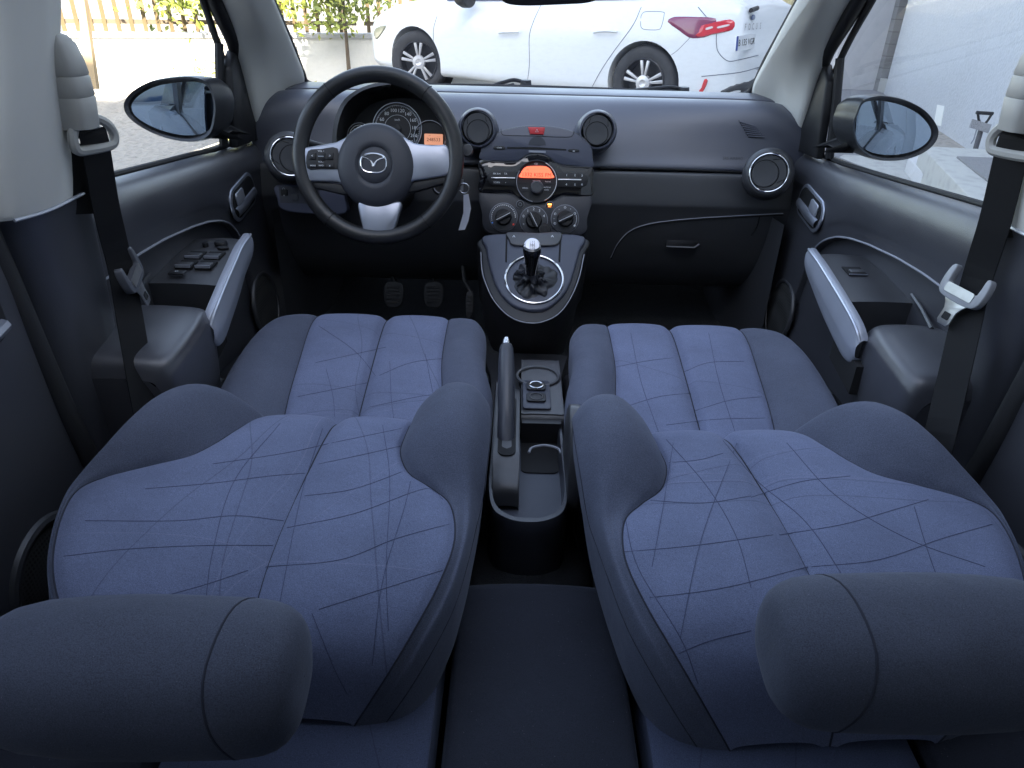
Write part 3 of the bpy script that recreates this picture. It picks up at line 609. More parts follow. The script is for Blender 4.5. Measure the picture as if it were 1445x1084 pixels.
# ---- body shell: floor, tunnel, firewall, sills, pillars, windscreen
shell=thing('car_body','dark car body with light grey roof pillars, windscreen and black carpet around the seats','car body',(0,1,.2))
fl_=MB()
rows=[]
for y,z in [(-.3,.25),(.6,.25),(1.5,.26),(1.95,.27),(2.25,.34),(2.40,.50),(2.44,.70)]:
    rows.append([V3((-.74,y,z+.08)),V3((-.66,y,z+.04)),V3((-.60,y,z)),V3((-.3,y,z)),V3((-.14,y,z+.01)),V3((-.10,y,z+.14)),V3((0,y,z+.17)),V3((.10,y,z+.14)),V3((.14,y,z+.01)),V3((.3,y,z)),V3((.60,y,z)),V3((.66,y,z+.04)),V3((.74,y,z+.08))])
fl_.grid(patch(rows,3,4)).build('floor_carpet',K['carpet'],shell)
for s in (-1,1):
    T=lambda x,y,z: V3((s*x,y,z)); fl=s<0
    # kick panel ahead of the door
    MB().grid([[T(.66,1.80,z),T(.64,1.95,z),T(.60,2.3,z)] for z in (.70,.5,.3)],flip=not fl).build('kick_panel',K['plas'],shell)
    MB().box(G0,s*.64,s*.735,-.3,2.1,.22,.33).build('sill_cover',K['plas'],shell,bev=.01)
    # B pillar, lower dark cover
    rows=[]
    for z,yf,yb,dx in [(.945,1.06,.885,-.012),(.90,1.075,.90,-.005),(.80,1.075,.915,0),(.68,1.06,.915,.0),(.55,1.05,.905,.0),(.40,1.06,.90,.0),(.30,1.08,.88,.0)]:
        x=.672+dx
        rows.append([T(x+.055,yf+.004,z),T(x+.03,yf,z),T(x+.008,yf-.018,z),T(x,yf-.055,z),T(x-.001,(yf+yb)/2,z),T(x+.001,yb+.04,z),T(x+.010,yb+.016,z),T(x+.03,yb,z),T(x+.055,yb-.004,z)])
    MB().grid(patch(rows,4,3),flip=not fl).build('pillar_cover',K['door'],shell)
    # door seal roll behind it
    sl=MB().tube(cr([T(.70,.885,1.3),T(.705,.87,1.0),T(.700,.875,.85),T(.690,.885,.65),T(.682,.90,.5),T(.68,.91,.3)],6),.017,10); sl.build('door_seal',K['rubber'],shell)
    # B pillar, upper light cover
    rows=[]
    for z,yf,yb,x in [(.944,1.045,.875,.660),(.96,1.04,.875,.656),(1.05,1.035,.885,.640),(1.12,1.035,.90,.628),(1.2,1.05,.915,.613),(1.3,1.06,.92,.592),(1.40,1.08,.90,.56)]:
        rows.append([T(x+.075,yf+.006,z),T(x+.04,yf+.002,z),T(x+.012,yf-.012,z),T(x+.001,yf-.05,z),T(x-.003,(yf+yb)/2,z),T(x+.001,yb+.05,z),T(x+.012,yb+.014,z),T(x+.04,yb+.0,z),T(x+.075,yb-.004,z)])
    MB().grid(patch(rows,4,4),flip=fl).build('pillar_trim',K['trim'],shell)
    e=MB().tube(cr([r for r in [T(.668+.04,1.055,.944),T(.664,1.040,.944),T(.657,.99,.944),T(.657,.93,.944),T(.672,.885,.944)]],5),.0025,6); e.build('trim_edge',K['silverlight'],shell)
    # B pillar outside face
    MB().prism(Fr((s*.74,0,0),(0,1,0),(0,0,1)),[(.86,.9),(1.08,.9),(1.08,1.42),(.86,1.42)],-.006,.006).build('pillar_outer',K['black'],shell)
    # A pillar trim : loft of cross sections
    A=[ # inner (windscreen side) point, crown, outer (door side) point
     ((.655,2.215,.905),(.690,2.10,.90),(.700,1.955,.870)),
     ((.640,2.20,.955),(.668,2.08,.955),(.690,1.925,.940)),
     ((.618,2.13,1.000),(.648,2.01,1.02),(.684,1.895,1.030)),
     ((.606,2.03,1.065),(.634,1.93,1.085),(.674,1.85,1.100)),
     ((.594,1.92,1.135),(.620,1.82,1.155),(.660,1.77,1.170)),
     ((.580,1.80,1.205),(.606,1.70,1.225),(.645,1.66,1.240)),
     ((.560,1.62,1.285),(.585,1.54,1.305),(.620,1.52,1.32)),
     ((.530,1.40,1.355),(.555,1.34,1.375),(.60,1.34,1.39)),
     ((.50,1.20,1.395),(.53,1.15,1.41),(.59,1.15,1.42))]
    rows=[]
    dY=-.045 if s<0 else 0
    for a,c,o in A:
        a,c,o=V3(a),V3(c),V3(o)
        nrm=V3((-.75,-.5,-.1))
        q=[a+V3((.02,.03,.01)),a,a*.7+c*.3+V3((-.006,-.010,-.006)),c+V3((-.008,-.012,-.008)),c*.5+o*.5+V3((-.008,-.010,-.008)),o,o+V3((.03,.0,.01))]
        rows.append([V3((s*p.x,p.y+dY,p.z)) for p in q])
    MB().grid(patch(rows,4,4),flip=fl).build('pillar_trim',K['trim'],shell)
    # roof side rail
    MB().tube([T(.60,1.3,1.40),T(.585,.9,1.425),T(.58,.3,1.43),T(.57,-.4,1.40)],.035,10).build('roof_rail',K['trim'],shell)
# windscreen
wr=[]
for t in [i/6 for i in range(7)]:
    y=lerp(2.30,1.36,t); z=lerp(.935,1.385,t)+.04*math.sin(math.pi*t); hw=lerp(.66,.53,t)
    wr.append([V3((x*hw,y-.10*x*x*(1-t*.4),z-.0*abs(x))) for x in [-1,-.85,-.6,-.3,0,.3,.6,.85,1]])
wg=MB().grid(patch(wr,2,2)).build('windscreen',K['clear'],shell)
wf=[V3((s_*x,y+(-.045 if s_<0 else 0),z)) for s_,x,y,z in [(-1,.585,1.8,1.210),(-1,.600,1.93,1.135),(-1,.612,2.045,1.065),(-1,.624,2.14,1.003),(-1,.622,2.19,.968)]]
wf+= [V3((x,2.27-.10*(x/.66)**2+(.0),.9585)) for x in (-.55,-.4,-.2,0,.2,.4,.55)]
wf+= [V3((x,y,z)) for x,y,z in [(.622,2.20,.966),(.624,2.14,1.000),(.612,2.045,1.065),(.600,1.93,1.135),(.585,1.8,1.21)]]
MB().tube(cr(wf,5),.0075,8).build('windscreen_seal',K['rubber'],shell)
hd=MB().tube([V3((-.55,1.33,1.39)),V3((-.3,1.38,1.40)),V3((0,1.40,1.405)),V3((.3,1.38,1.40)),V3((.55,1.33,1.39))],.035,10); hd.build('roof_header',K['trim'],shell)
rr_=[]
for y,z in [(-.75,1.20),(-.6,1.36),(-.3,1.43),(.1,1.455),(RFY,1.455)]: rr_.append([V3((x,y,z-.05*(x/.6)**2)) for x in (-.62,-.4,0,.4,.62)])
MB().box(G0,-.6,.6,-.86,-.80,.9,1.30).build('light_block_panel',K['plas'],shell)  # unseen closing panel, added to keep light out from behind
MB().grid(patch(rr_,3,3)).build('roof_panel',K['trim'],shell,solid=.03)  # unseen; stops short of the front so sky light falls into the cabin
cw=MB().prism(Fr((0,0,0),(1,0,0),(0,1,0)),[(-.68,2.26),(.68,2.26),(.70,2.55),(-.70,2.55)],.88,.905); cw.build('cowl_panel',K['black'],shell)
# ============================================================ SEAT BELTS
def belt(s,label):
    root=thing('seat_belt',label,'seat belt',(s*.64,.99,.5),'front seat belts')
    def strap(P,wdir,wd=.024,name='webbing',mt=K['web']):
        mb=MB(); P=cr(P,6); rows=[]
        for i,p in enumerate(P):
            t=(P[min(i+1,len(P)-1)]-P[max(0,i-1)]).normalized(); wv=V3(wdir[0] if not callable(wdir) else wdir(i/(len(P)-1)))
            wv=(wv-t*wv.dot(t)).normalized(); n=wv.cross(t)*.0008
            rows.append([p-wv*wd,p-wv*wd+n,p+wv*wd+n,p+wv*wd,p+wv*wd-n,p-wv*wd-n,p-wv*wd])
        mb.grid(rows); return mb.build(name,mt,root,smooth=False)
    if s<0:
        top=Q(128,200,x=-.632); mid=Q(172,386,x=-.640); low=Q(210,600,x=-.585); wd=lambda t:V3((-.30*s,1,-.12))
        rtop=Q(106,205,x=-.652); rlow=Q(112,306,x=-.660)
    else:
        top=Q(1436,208,x=.632); mid=Q(1374,410,x=.640); low=Q(1318,650,x=.585); wd=lambda t:V3((-.30,1,-.12))
        rtop=Q(1440,212,x=.652); rlow=Q(1432,340,x=.660)
    wd=lambda t:V3((0.3*-s,1,-.15)) if s<0 else V3((-.35,1,-.15))
    strap([top+V3((s*.014,0,.004)),top+V3((s*.010,0,.016)),top+V3((-s*.002,0,.017)),top+V3((-s*.006,0,.0)),lerp(top,mid,.5),mid,lerp(mid,low,.5),low,low+V3((0,-.02,-.12))],wd)
    strap([rtop+V3((0,.012,0)),rlow+V3((0,.014,0))],wd,name='retractor_webbing')
    # anchor cover on the pillar
    c=Q(97,118,x=-.632) if s<0 else Q(1460,120,x=.628)
    Fa=Fr(c,(0,s*-1.0 if s>0 else 1,0),(0,0,1)); 
    if Fa.n.x*s>0: Fa=Fr(Fa.o,-Fa.x,Fa.y)
    cv=[]
    for b,w_,d in [(b_,w__*.88,d_*.8) for b_,w__,d_ in [(.062,.004,.0),(.058,.014,.012),(.048,.020,.022),(.028,.0235,.028),(.012,.0245,.030),(.010,.0235,.0285),(.008,.0245,.030),(-.014,.025,.031),(-.016,.024,.0295),(-.018,.025,.031),(-.042,.0235,.028),(-.056,.0225,.026),(-.058,.020,.0)]]:
        cv.append([Fa.p(-w_,b,-.012),Fa.p(-w_,b,d*.55),Fa.p(-w_*.78,b,d*.9),Fa.p(-w_*.3,b,d),Fa.p(w_*.3,b,d),Fa.p(w_*.78,b,d*.9),Fa.p(w_,b,d*.55),Fa.p(w_,b,-.012)])
    mb=MB().grid(patch(cv,3,1),flip=True); mb.add([p for p in cv[-1]],[tuple(range(8))]); mb.build('anchor_cover',K['hook'],root)
    ra=MB().prism(Fa.sub(0,.02,-.012),rrect(.034,.16,.012),0,.008); ra.build('height_rail',K['trim'],root,bev=.003)
    # D ring (slotted loop)
    d0=Q(97,188,x=-.622) if s<0 else Q(1438,190,x=.622)
    up_=c+V3((-s*.006,0,-.03))
    pv=Fr(top+V3((-s*.006,0,.006)),V3((-s*.25,1,-.10)),V3((0,0,1)))
    loop=[pv.p(a,b,0) for a,b in smooth2([(-.036,.004),(-.034,-.014),(-.015,-.016),(.02,-.014),(.034,-.010),(.037,.004),(.026,.018),(.006,.026),(-.01,.028),(-.026,.020)],4)]
    MB().tube(loop,[.0068]*len(loop),8,closed=True).build('guide_loop',K['hook'],root)
    MB().tube([pv.p(-.004,.026,0),c+V3((s*.004,0,-.035))],[.012,.014],10,flat=.5).build('guide_arm',K['hook'],root)
    # tongue : plastic bar with slot and steel blade
    if s<0: ex,ey=V3((-.22,1,.20)),V3((-.12,-.45,1.0)); blade=-1
    else: ex,ey=V3((.22,-1,-.02)),V3((.30,.10,1.0))
    Ft=Fr(mid+V3((-s*.012,0,.0)),ex,ey)
    if Ft.n.x*s>0: Ft=Fr(Ft.o,-Ft.x,Ft.y)
    lp=[Ft.p(a,b,0) for a,b in smooth2([(-.034,-.012),(-.037,.004),(-.034,.020),(-.027,.022),(-.028,.004),(-.022,-.002),(.022,-.002),(.028,.004),(.027,.022),(.034,.020),(.037,.004),(.034,-.012),(.02,-.018),(-.02,-.018)],3)]
    fr_=MB(); fr_.prism(Ft,smooth2([(-.036,-.014),(-.040,.004),(-.037,.024),(-.029,.026),(-.028,.006),(-.022,-.000),(.022,-.000),(.028,.006),(.029,.026),(.037,.024),(.040,.004),(.036,-.014),(.02,-.020),(-.02,-.020)],3),-.004,.008); 
    tg=fr_.build('tongue_holder',mat('tongue_plastic',(.10,.105,.12),.4) if s<0 else mat('tongue_plastic',(.30,.31,.33),.35),root,bev=.002)
    bar=MB().prism(Ft,rrect(.052,.014,.003,4,0,-.005),.008,.0095); bar.build('tongue_plate',K['steel'],tg)
    bl=MB(); o=[(-.023,-.018),(-.016,-.026),(-.012,-.034),(-.012,-.052),(-.008,-.057),(.008,-.057),(.012,-.052),(.012,-.034),(.016,-.026),(.023,-.018)]
    bl.prism(Ft,o,.002,.0045); bl.build('tongue_blade',K['steel'],tg,bev=.0008)
    MB().prism(Ft,rrect(.013,.011,.002,3,0,-.043),.0015,.0052).build('blade_slot',K['deep'],tg)
belt(-1,'black seat belt with grey tongue hanging down the left door pillar')
belt(1,'black seat belt with bright steel tongue hanging down the right door pillar')
# ============================================================ DASHBOARD
def zpy(x,Y,py,rel=True):
    """height of the point at (x,Y) seen on picture row py (row given at the centre line, following the roll)"""
    for _ in range(3):
        k=(H/2-py)/FL
        if rel:
            k0=py
        d0=V3((x+.03,Y,0)); a=UP.z-0; 
        # solve UP.d - k fw.d = 0 for d.z
        kk=k
        z=-(UP.dot(d0)-kk*fw.dot(d0))/(UP.z-kk*fw.z)
        if not rel: break
        d=V3((x+.03,Y,z)); pxx=W/2+FL*(RT.dot(d)/fw.dot(d)); k=(H/2-(py+.0255*(pxx-757)))/FL
        z=-(UP.dot(d0)-k*fw.dot(d0))/(UP.z-k*fw.z); break
    return CP.z+z
dash=thing('dashboard','wide blue grey dashboard with round air vents, instruments and orange radio display','dashboard',(0,1.95,.5))
XS=[-.715,-.69,-.64,-.56,-.45,-.33,-.2,-.1,0,.1,.2,.33,.45,.56,.64,.69,.715]
def drow(Y,py,bow=.10,ctr=.06,end=0,dz=0):
    r=[]
    for x in XS:
        y=Y-bow*(x/.66)**2-ctr*math.exp(-(x/.24)**2)
        if x<-.1: y-=.03
        e=max(0,(abs(x)-.60)/.115)
        z=zpy(x,y,py)+dz-end*e*e
        r.append(V3((x,y,z)))
    return r
top=[drow(2.285,123.5,bow=.09,ctr=0,dz=-.03),drow(2.25,123.5,bow=.09,ctr=0),drow(2.15,130,ctr=.0,end=.02),drow(2.135,133,ctr=.0,end=.02,dz=-.004),drow(2.10,134,ctr=.0,end=.03),drow(2.05,143,ctr=.01,end=.05),drow(2.01,162,ctr=.03,bow=.08,end=.06),drow(1.975,190,ctr=.05,bow=.05,end=.06),drow(1.945,216,bow=.03,end=.05),drow(1.925,229,bow=.02,end=.03),drow(1.925,235,bow=.02,end=.02),drow(1.945,238,bow=.02,end=.01)]
dt=MB().grid(patch(top,3,3)).build('upper_pad',K['pad'],dash)
low=[drow(1.945,237,bow=.02),drow(1.915,239,bow=.02),drow(1.905,243,bow=.02),drow(1.895,262,bow=.02),drow(1.885,283,bow=.02),drow(1.885,289,bow=.02),drow(1.888,296,bow=.02),drow(1.90,330,bow=.02),drow(1.925,362,bow=.02),drow(1.96,384,bow=.02),drow(2.02,398,bow=.02),drow(2.12,392,bow=.02)]
dl_=MB().grid(patch(low,3,3)).build('lower_panel',K['plas'],dash)
bl=bvh(dl_); bt=bvh(dt)
MB().tube(hits(bt,[(845,237),(950,239),(1052,243)],6,.001),.0032,6).build('pad_seam',K['deep'],dash)
gb=MB().tube(hits(bl,[(862,365),(872,345),(890,327),(920,317),(970,311),(1030,307),(1105,303)],6,.0008),.0018,6).build('glovebox_gap',K['deep'],dash)
MB().tube(hits(bl,[(862,363),(872,343),(890,325),(920,315),(970,309),(1030,305),(1105,301)],6,.0012),.0012,6).build('glovebox_edge',K['dim'],gb)
MB().tube(hits(bl,[(1072,305),(1068,320),(1060,332)],6,.0008),.0015,6).build('glovebox_gap',K['deep'],dash)
c=hit(bl,964,342,.0); Fg=Fr(c,(1,0,0),(0,.25,.96)) 
gh=MB().prism(Fg,[(-.048,-.013),(.038,-.013),(.046,.012),(-.044,.012)],-.01,.003).build('glovebox_handle',K['black'],dash,bev=.003)
MB().tube([Fg.p(-.046,-.013,.004),Fg.p(.030,-.014,.005),Fg.p(.044,-.004,.004)],.0032,6).build('handle_edge',K['plas'],gh)
# airbag lettering, faint, on the passenger pad
h=hit(bt,1034,224,.0012)
if h: MB().text(Fr(h,(1,0,0),(0,.3,.95)),0,0,'SRS AIRBAG',.010).build('airbag_lettering',K['plas'],dash)
# demister grille at the right (and left) corner
def grille(px,s):
    P=[hit(bt,x,y,.0015) for x,y in px]
    if any(p is None for p in P): return
    a,b,c_,d=P; g=MB(); n=(b-a).cross(d-a).normalized(); n=n if n.z>0 else -n
    mb=MB().add([p for p in P],[(0,1,2,3)]); o=mb.build('demister_grille',K['deep'],dash)
    for k in range(7):
        t=(k+.5)/7; p,q=a.lerp(d,t)+n*.001,b.lerp(c_,t)+n*.001
        g.tube([p,q],.0019,6)
    g.build('grille_slats',K['pad'],o)
grille([(1042,170),(1066,178),(1079,195),(1056,194)],1)
grille([(449,150),(428,172),(424,186),(440,172)],-1)
# ---- round vents
def vent(x,y,Y,rpx,nrm,ring=None,vrot=0,pod=.10,podr=1.25,podmat='pad',turn=0):
    c=Q(x,y,y=Y); d=(c-CP).dot(fw); R=rpx*d/FL
    n=V3(nrm).normalized(); ex=V3((0,0,1)).cross(n)*1.0; ex=V3((1,0,0)) if ex.length<.1 else ex.normalized()
    if ex.x<0: ex=-ex
    f=Fr(c,ex,n.cross(ex)); 
    v=MB().lathe(f,[(R*podr*1.02,-pod),(R*podr,-.03),(R*podr*.985,-.008),(R*1.10,.003),(R*1.03,.004),(R*1.0,.001),(R*.985,-.008)],40).build('vent_housing',K[podmat],dash)
    if ring: MB().ring(f,R*.96,R*.045,48,8,c=.002).build('vent_ring',K[ring],v)
    q=f.sub(0,0,0,turn)
    MB().lathe(q,[(R*.955,-.002),(R*.94,-.02),(0,-.021)],36).build('vent_well',K['deep'],v)
    MB().lathe(q,[(R*.90,-.012),(R*.89,.000),(R*.86,.0012),(R*.5,.0006),(0,.0004)],36).build('vent_barrel',K['plas'],v)
    # tilting round flap with crescent opening above
    fl=[(R*.80,-.004),(R*.77,.0015),(R*.3,.0005),(0,.000)]
    g=q.sub(0,-R*.20,.0018); 
    MB().lathe(Fr(g.o,g.x,g.y*1.0),[(r*.84,cc) for r,cc in fl],32).build('vent_flap',K['plas'],v)
    MB().ring(g,R*.69,R*.022,36,6,c=-.001).build('flap_rim',K['deep'],v)
    for a_ in (52,128): MB().tube([q.p(R*.86*math.cos(math.radians(a_)),R*.86*math.sin(math.radians(a_)),.0015),q.p(R*.70*math.cos(math.radians(a_+(20 if a_<90 else -20)*-1)),R*.30,.0015)],R*.018,5).build('vane_edge',K['deep'],v)
    return f,R
vent(674,181,1.83,23,(0,-1,.28),turn=8)
vent(843,184,1.84,23,(0,-1,.28),turn=-8)
vent(1085,244,1.80,27,(-.30,-1,.30),ring='chrome',turn=-70,pod=.13,podr=1.30,podmat='plas')
vent(409,221,1.72,27,(.30,-1,.30),ring='chrome',turn=60,pod=.13,podr=1.30,podmat='plas')
# ---- centre stack
ST=Fr(Q(757,250,y=1.80),(1,0,0),(0,.36,.93))
def pp(fr,P): return [fr.px(x,y) for x,y in P]
def plate(fr,P,c0,c1,name,m,par,bev=0,n=4,sm=True): return MB().prism(fr,smooth2(pp(fr,P),n) if sm else pp(fr,P),c0,c1).build(name,m,par,bev=bev)
stack=plate(ST,[(675,275),(676,245),(677,222),(682,200),(700,187),(728,179),(757,176.5),(787,179.5),(815,188),(834,205),(837,226),(836,250),(835,282),(829,310),(822,332),(757,336),(688,328),(680,300)],-.16,0,'centre_stack',K['plas'],dash,bev=.003)
up_=plate(ST,[(677.5,225),(679,212),(684,200),(702,188.5),(728,180.5),(757,178),(787,181),(814,190),(832,206),(835.5,222),(836,236),(810,234),(788,231),(772,220),(757,216),(742,219),(730,227),(700,227)],0,.003,'upper_plate',mat('stack_satin',(.060,.066,.095),.38,coat=.1,bump=.1),stack,bev=.001)
gl_=plate(ST,[(676.5,227),(700,228),(729,228.5),(742,221),(757,217.5),(773,221.5),(789,232.5),(812,235.5),(836,237),(836,256),(835.5,276),(805,276),(792,276),(776,284),(757,288),(738,283),(722,273),(700,272),(676.5,271),(676.5,250)],0,.004,'radio_surround',K['gloss'],stack,bev=.0012)
MB().prism(ST,pp(ST,[(745,180),(769,180.5),(767,190.5),(748,190)]),.003,.006).build('hazard_button',K['red'],stack,bev=.001)
t=ST.at(757.5,185.5); MB().ring(Fr(t.p(0,-.0005,.0066),t.x,t.y),.0045,.0006,3,4,a0=math.pi/2,a1=math.pi/2+2*math.pi).build('hazard_triangle',K['white'],stack)
ln=[(707,182),(708,189),(716,191.5),(757,192.5),(800,194),(808,191),(810,186)]
MB().tube([ST.p(a,b,.0032) for a,b in smooth2(pp(ST,ln),4,False)],.0007,5).build('panel_gap',K['deep'],up_)
MB().prism(ST,pp(ST,[(715.5,208),(757,208),(799,211),(799,213),(757,211.5),(716,210.5)]),.003,.0034).build('disc_slot',K['deep'],up_)
MB().lathe(ST.at(758,205.5),[(.0215,.003),(.017,.0034),(.008,.0042),(0,.0042)],24,a0=0,a1=math.pi).build('disc_thumb_recess',mat('thumb',(.035,.038,.05),.3),up_)
MB().prism(ST,pp(ST,[(746,212.5),(770,213.5),(770,216.5),(746,215.5)]),.003,.0038).build('slot_lip',K['dim'],up_)
for P,nm in (([(697.5,207),(711,207),(712,211.5),(698,211.5)],'load'),([(803,211),(816,211.5),(816,215),(803,214.5)],'eject')):
    o=MB().prism(ST,smooth2(pp(ST,P),3),.003,.0046).build('disc_button',K['black'],up_,bev=.0005)
    f=ST.at((P[0][0]+P[2][0])/2,(P[0][1]+P[2][1])/2); MB().text(f,0,0,'LOAD' if nm=='load' else '▲' if False else '-',.0045 if nm=='load' else .02,.0050).build('button_print',K['white'],o)
# radio keys left / right of the round unit
for s_,P in ((-1,[(687,252),(689,246),(695,242),(710,241.5),(729,242),(729,263),(710,262.5),(696,261.5),(690,258)]),(1,[(786,244),(806,244.5),(822,245.5),(828,249),(830,255.5),(827,262),(820,265.5),(806,265),(786,264.5)])):
    kb=MB().prism(ST,pp(ST,P),.004,.0065).build('key_bank',K['black'],stack,bev=.0008)
    yb=252 if s_<0 else 254.3
    a,b=(693,727) if s_<0 else (787,820)
    MB().prism(ST,pp(ST,[(a,yb-1),(b,yb-.8),(b,yb+1),(a,yb+.8)]),.0065,.0085).build('chrome_bar',K['chrome'],kb,bev=.0004)
    for gx in ((704,711.5) if s_<0 else (795,805.5,816)):
        for y0,y1 in ((243,251),(254,262)): MB().tube([ST.p(*ST.px(gx,y0+(1.5 if s_>0 else 0)),.0067),ST.p(*ST.px(gx,y1+(1.5 if s_>0 else 0)),.0067)],.0004,4).build('key_gap',K['deep'],kb)
    tx=[('FM AM',701,246),('TA',713.5,246),('SCAN',701,258),('•',713.5,258.5)] if s_<0 else [('1',799.5,248),('2',811,248),('3',821,248.5),('4',799,261),('5',811,261.5),('6',821,261)]
    m_=MB()
    for tt,x,y in tx: m_.text(ST.at(x,y),0,0,tt,.0075 if s_>0 else .0062,.0069)
    m_.build('key_print',K['white'],kb)
RC=ST.at(757,257)
ru=MB().lathe(RC,[(.0535,-.0),(.053,.007),(.0505,.0095),(.0485,.0085),(.047,.005),(0,.005)],56).build('radio_unit',K['black'],stack)
MB().ring(RC,.0497,.0013,56,6,c=.0095,a0=math.radians(-65),a1=math.radians(65)).build('radio_ring',K['chrome'],ru)
MB().ring(RC,.0497,.0010,56,6,c=.0095,a0=math.radians(150),a1=math.radians(260)).build('radio_ring',K['silver'],ru)
MB().prism(ST,smooth2(pp(ST,[(733.5,251),(734.5,246),(738.5,239.5),(744,236),(757,235.3),(770,236),(776,240),(779.5,247),(780.5,252),(757,252)]),3),.010,.0108).build('radio_display',K['amber'],ru)
m_=MB().text(ST.at(757,248),0,0,'1332 KISS FM',.0132,.0114,shear=.0); m_.text(ST.at(744.5,240.5),0,0,'F3',.005,.0114); m_.build('display_text',K['ink'],ru)
m_=MB().text(ST.at(756.5,232),0,0,'CD',.006,.0055); m_.text(ST.at(741,266),0,0,'MENU',.005,.0055); m_.text(ST.at(772,265),0,0,'AUTO-M',.0045,.0055); m_.text(ST.at(771,268.5),0,0,'AUDIO',.004,.0055); m_.text(ST.at(773,257),0,0,'PHONE',.0042,.0055); m_.text(ST.at(757,255.8),0,0,'VOL · PUSH',.0038,.0055)
m_.build('radio_print',K['white'],ru)
for P in ([(732,259.5),(746,260)],[(768,260.5),(782,261)],[(733,270.5),(745,271)],[(768,271.5),(780,272)]):
    MB().tube([ST.p(*ST.px(*q),.0055) for q in P],.0005,4).build('key_gap',K['deep'],ru)
MB().lathe(ST.at(757,265.5),[(.0165,.005),(.0165,.018),(.0150,.021),(.012,.022),(.0115,.0205),(0,.0205)],32).build('volume_knob',K['plas'],ru)
# heater panel
hp=plate(ST,[(676,274),(700,274.5),(722,275.5),(736,285),(757,290.5),(778,286),(794,278.5),(812,278.5),(835,279),(828,310),(822,330),(757,334),(689,325),(680,300)],0,.003,'heater_panel',mat('heater_panel_plastic',(.022,.023,.03),.42,bump=.15),stack,bev=.001)
def knob(x,y,ang,kind):
    f=ST.at(x,y); R=.0345
    k=MB().lathe(f,[(R*1.04,.002),(R*1.04,.004),(R,.005)],48).build('climate_knob',K['black'],hp)
    MB().ring(f,R*1.01,.0009,48,6,c=.0045).build('knob_ring',K['dim'],k)
    MB().lathe(f,[(R*.99,.0045),(R*.98,.009),(R*.62,.011),(0,.011)],48).build('knob_dial',mat('dial_grey',(.045,.047,.055),.4),k)
    b=MB().lathe(f,[(R*.60,.011),(R*.56,.024),(R*.50,.026),(0,.026)],36).build('knob_barrel',K['black'],k)
    g=f.sub(0,0,0,ang)
    MB().prism(g,rrect(.056*.75,.013,.005,4),.026,.034).build('knob_grip',K['black'],k,bev=.002)
    MB().box(g,-.019,.019,-.0006,.0006,.034,.0347).build('grip_line',K['white'],k)
    m=MB()
    if kind==0:
        for i in range(22):
            a=math.radians(195-i*9.2); r=R*.86; q=f.sub(r*math.cos(a),r*math.sin(a),0,math.degrees(a)); m.box(q,-.0016,.0016,-.0007-.00002*i,.0007+.00002*i,.0094,.0098)
        m.build('dial_marks',K['white'],k)
        MB().lathe(f.sub(-R*.80,-R*.42),[(.0022,.0100),(0,.0103)],12).build('cold_mark',K['bluep'],k); MB().lathe(f.sub(R*.74,-R*.50),[(.0028,.0100),(0,.0103)],12).build('hot_mark',K['redp'],k)
    elif kind==1:
        for t_,a in (('*',205),('0',160),('1',124),('2',92),('3',60),('4',24)):
            m.text(f,R*.80*math.cos(math.radians(a)),R*.80*math.sin(math.radians(a)),t_,.0095,.0105)
        m.build('dial_marks',K['white'],k)
    else:
        for i,a in enumerate((205,180,155,125,92,62,30)):
            q=f.sub(R*.80*math.cos(math.radians(a)),R*.80*math.sin(math.radians(a)))
            if i%2: m.lathe(q,[(.0010,.0100),(0,.0104)],8)
            else: m.ring(q,.0024,.0007,10,4,c=.0100)
        m.ring(f,R*.84,.0006,20,4,c=.0100,a0=math.radians(-35),a1=math.radians(20))
        m.lathe(f.sub(R*.70,-R*.45),[(.003,.0100),(0,.0104)],10)
        m.build('dial_marks',K['white'],k)
knob(710.5,307,28,0); knob(753,311.5,-62,1); knob(797,309.5,26,2)
for x,on in ((734,288.5),(775.5,289.5)) if False else ((734,0),(775.5,1)):
    f=ST.at(x,288.8+on); b=MB().lathe(f,[(.0095,.003),(.009,.0055),(0,.006)],24).build('heater_button',K['black'],hp)
    MB().ring(f,.0095,.0007,24,5,c=.004).build('button_ring',K['dim'],b)
    if on:
        MB().prism(f,rrect(.010,.0035,.001,3,0,.0015),.006,.0066).build('button_light',K['glow'],b); MB().text(f,0,-.004,'A/C',.0045,.0066).build('button_print',K['glow'],b)
    else: MB().ring(f,.004,.0005,12,4,c=.0066).build('button_print',K['dim'],b)
# ---- instrument cluster under its hood
IC=Fr(Q(560,180,y=1.80),(1,0,0),(0,.30,.95))
ho=[(478,248),(472,225),(470,195),(475,165),(488,141),(512,125),(540,117.5),(562,116),(588,119),(610,130),(626,150),(634,178),(637,205),(636,230),(632,250)]
hi=[(485,248),(480,225),(478,196),(483,168),(494,147),(516,131),(542,124.5),(562,123),(586,126),(606,136),(620,154),(627,180),(630,205),(629,230),(625,250)]
HO=smooth2(pp(IC,ho),3,False); HI=smooth2(pp(IC,hi),3,False)
def row(P,c,k=1,db=0): return [IC.p(a*k,b+db,c) for a,b in P]
hd_=MB().grid([row(HO,-.20,1.0,.02),row(HO,-.08,1.0,.004),row(HO,.0,.995),row(HO,.018,.985,-.001),row(HI,.022,1.0,.002),row(HI,.016,.99,0),row(HI,-.03,.98,-.003),row(HI,-.075,.94,-.012)],flip=True).build('cluster_hood',K['leather'],dash)
MB().prism(IC,[(a*.97,b) for a,b in HI],-.085,-.072).build('cluster_back',K['black'],hd_)
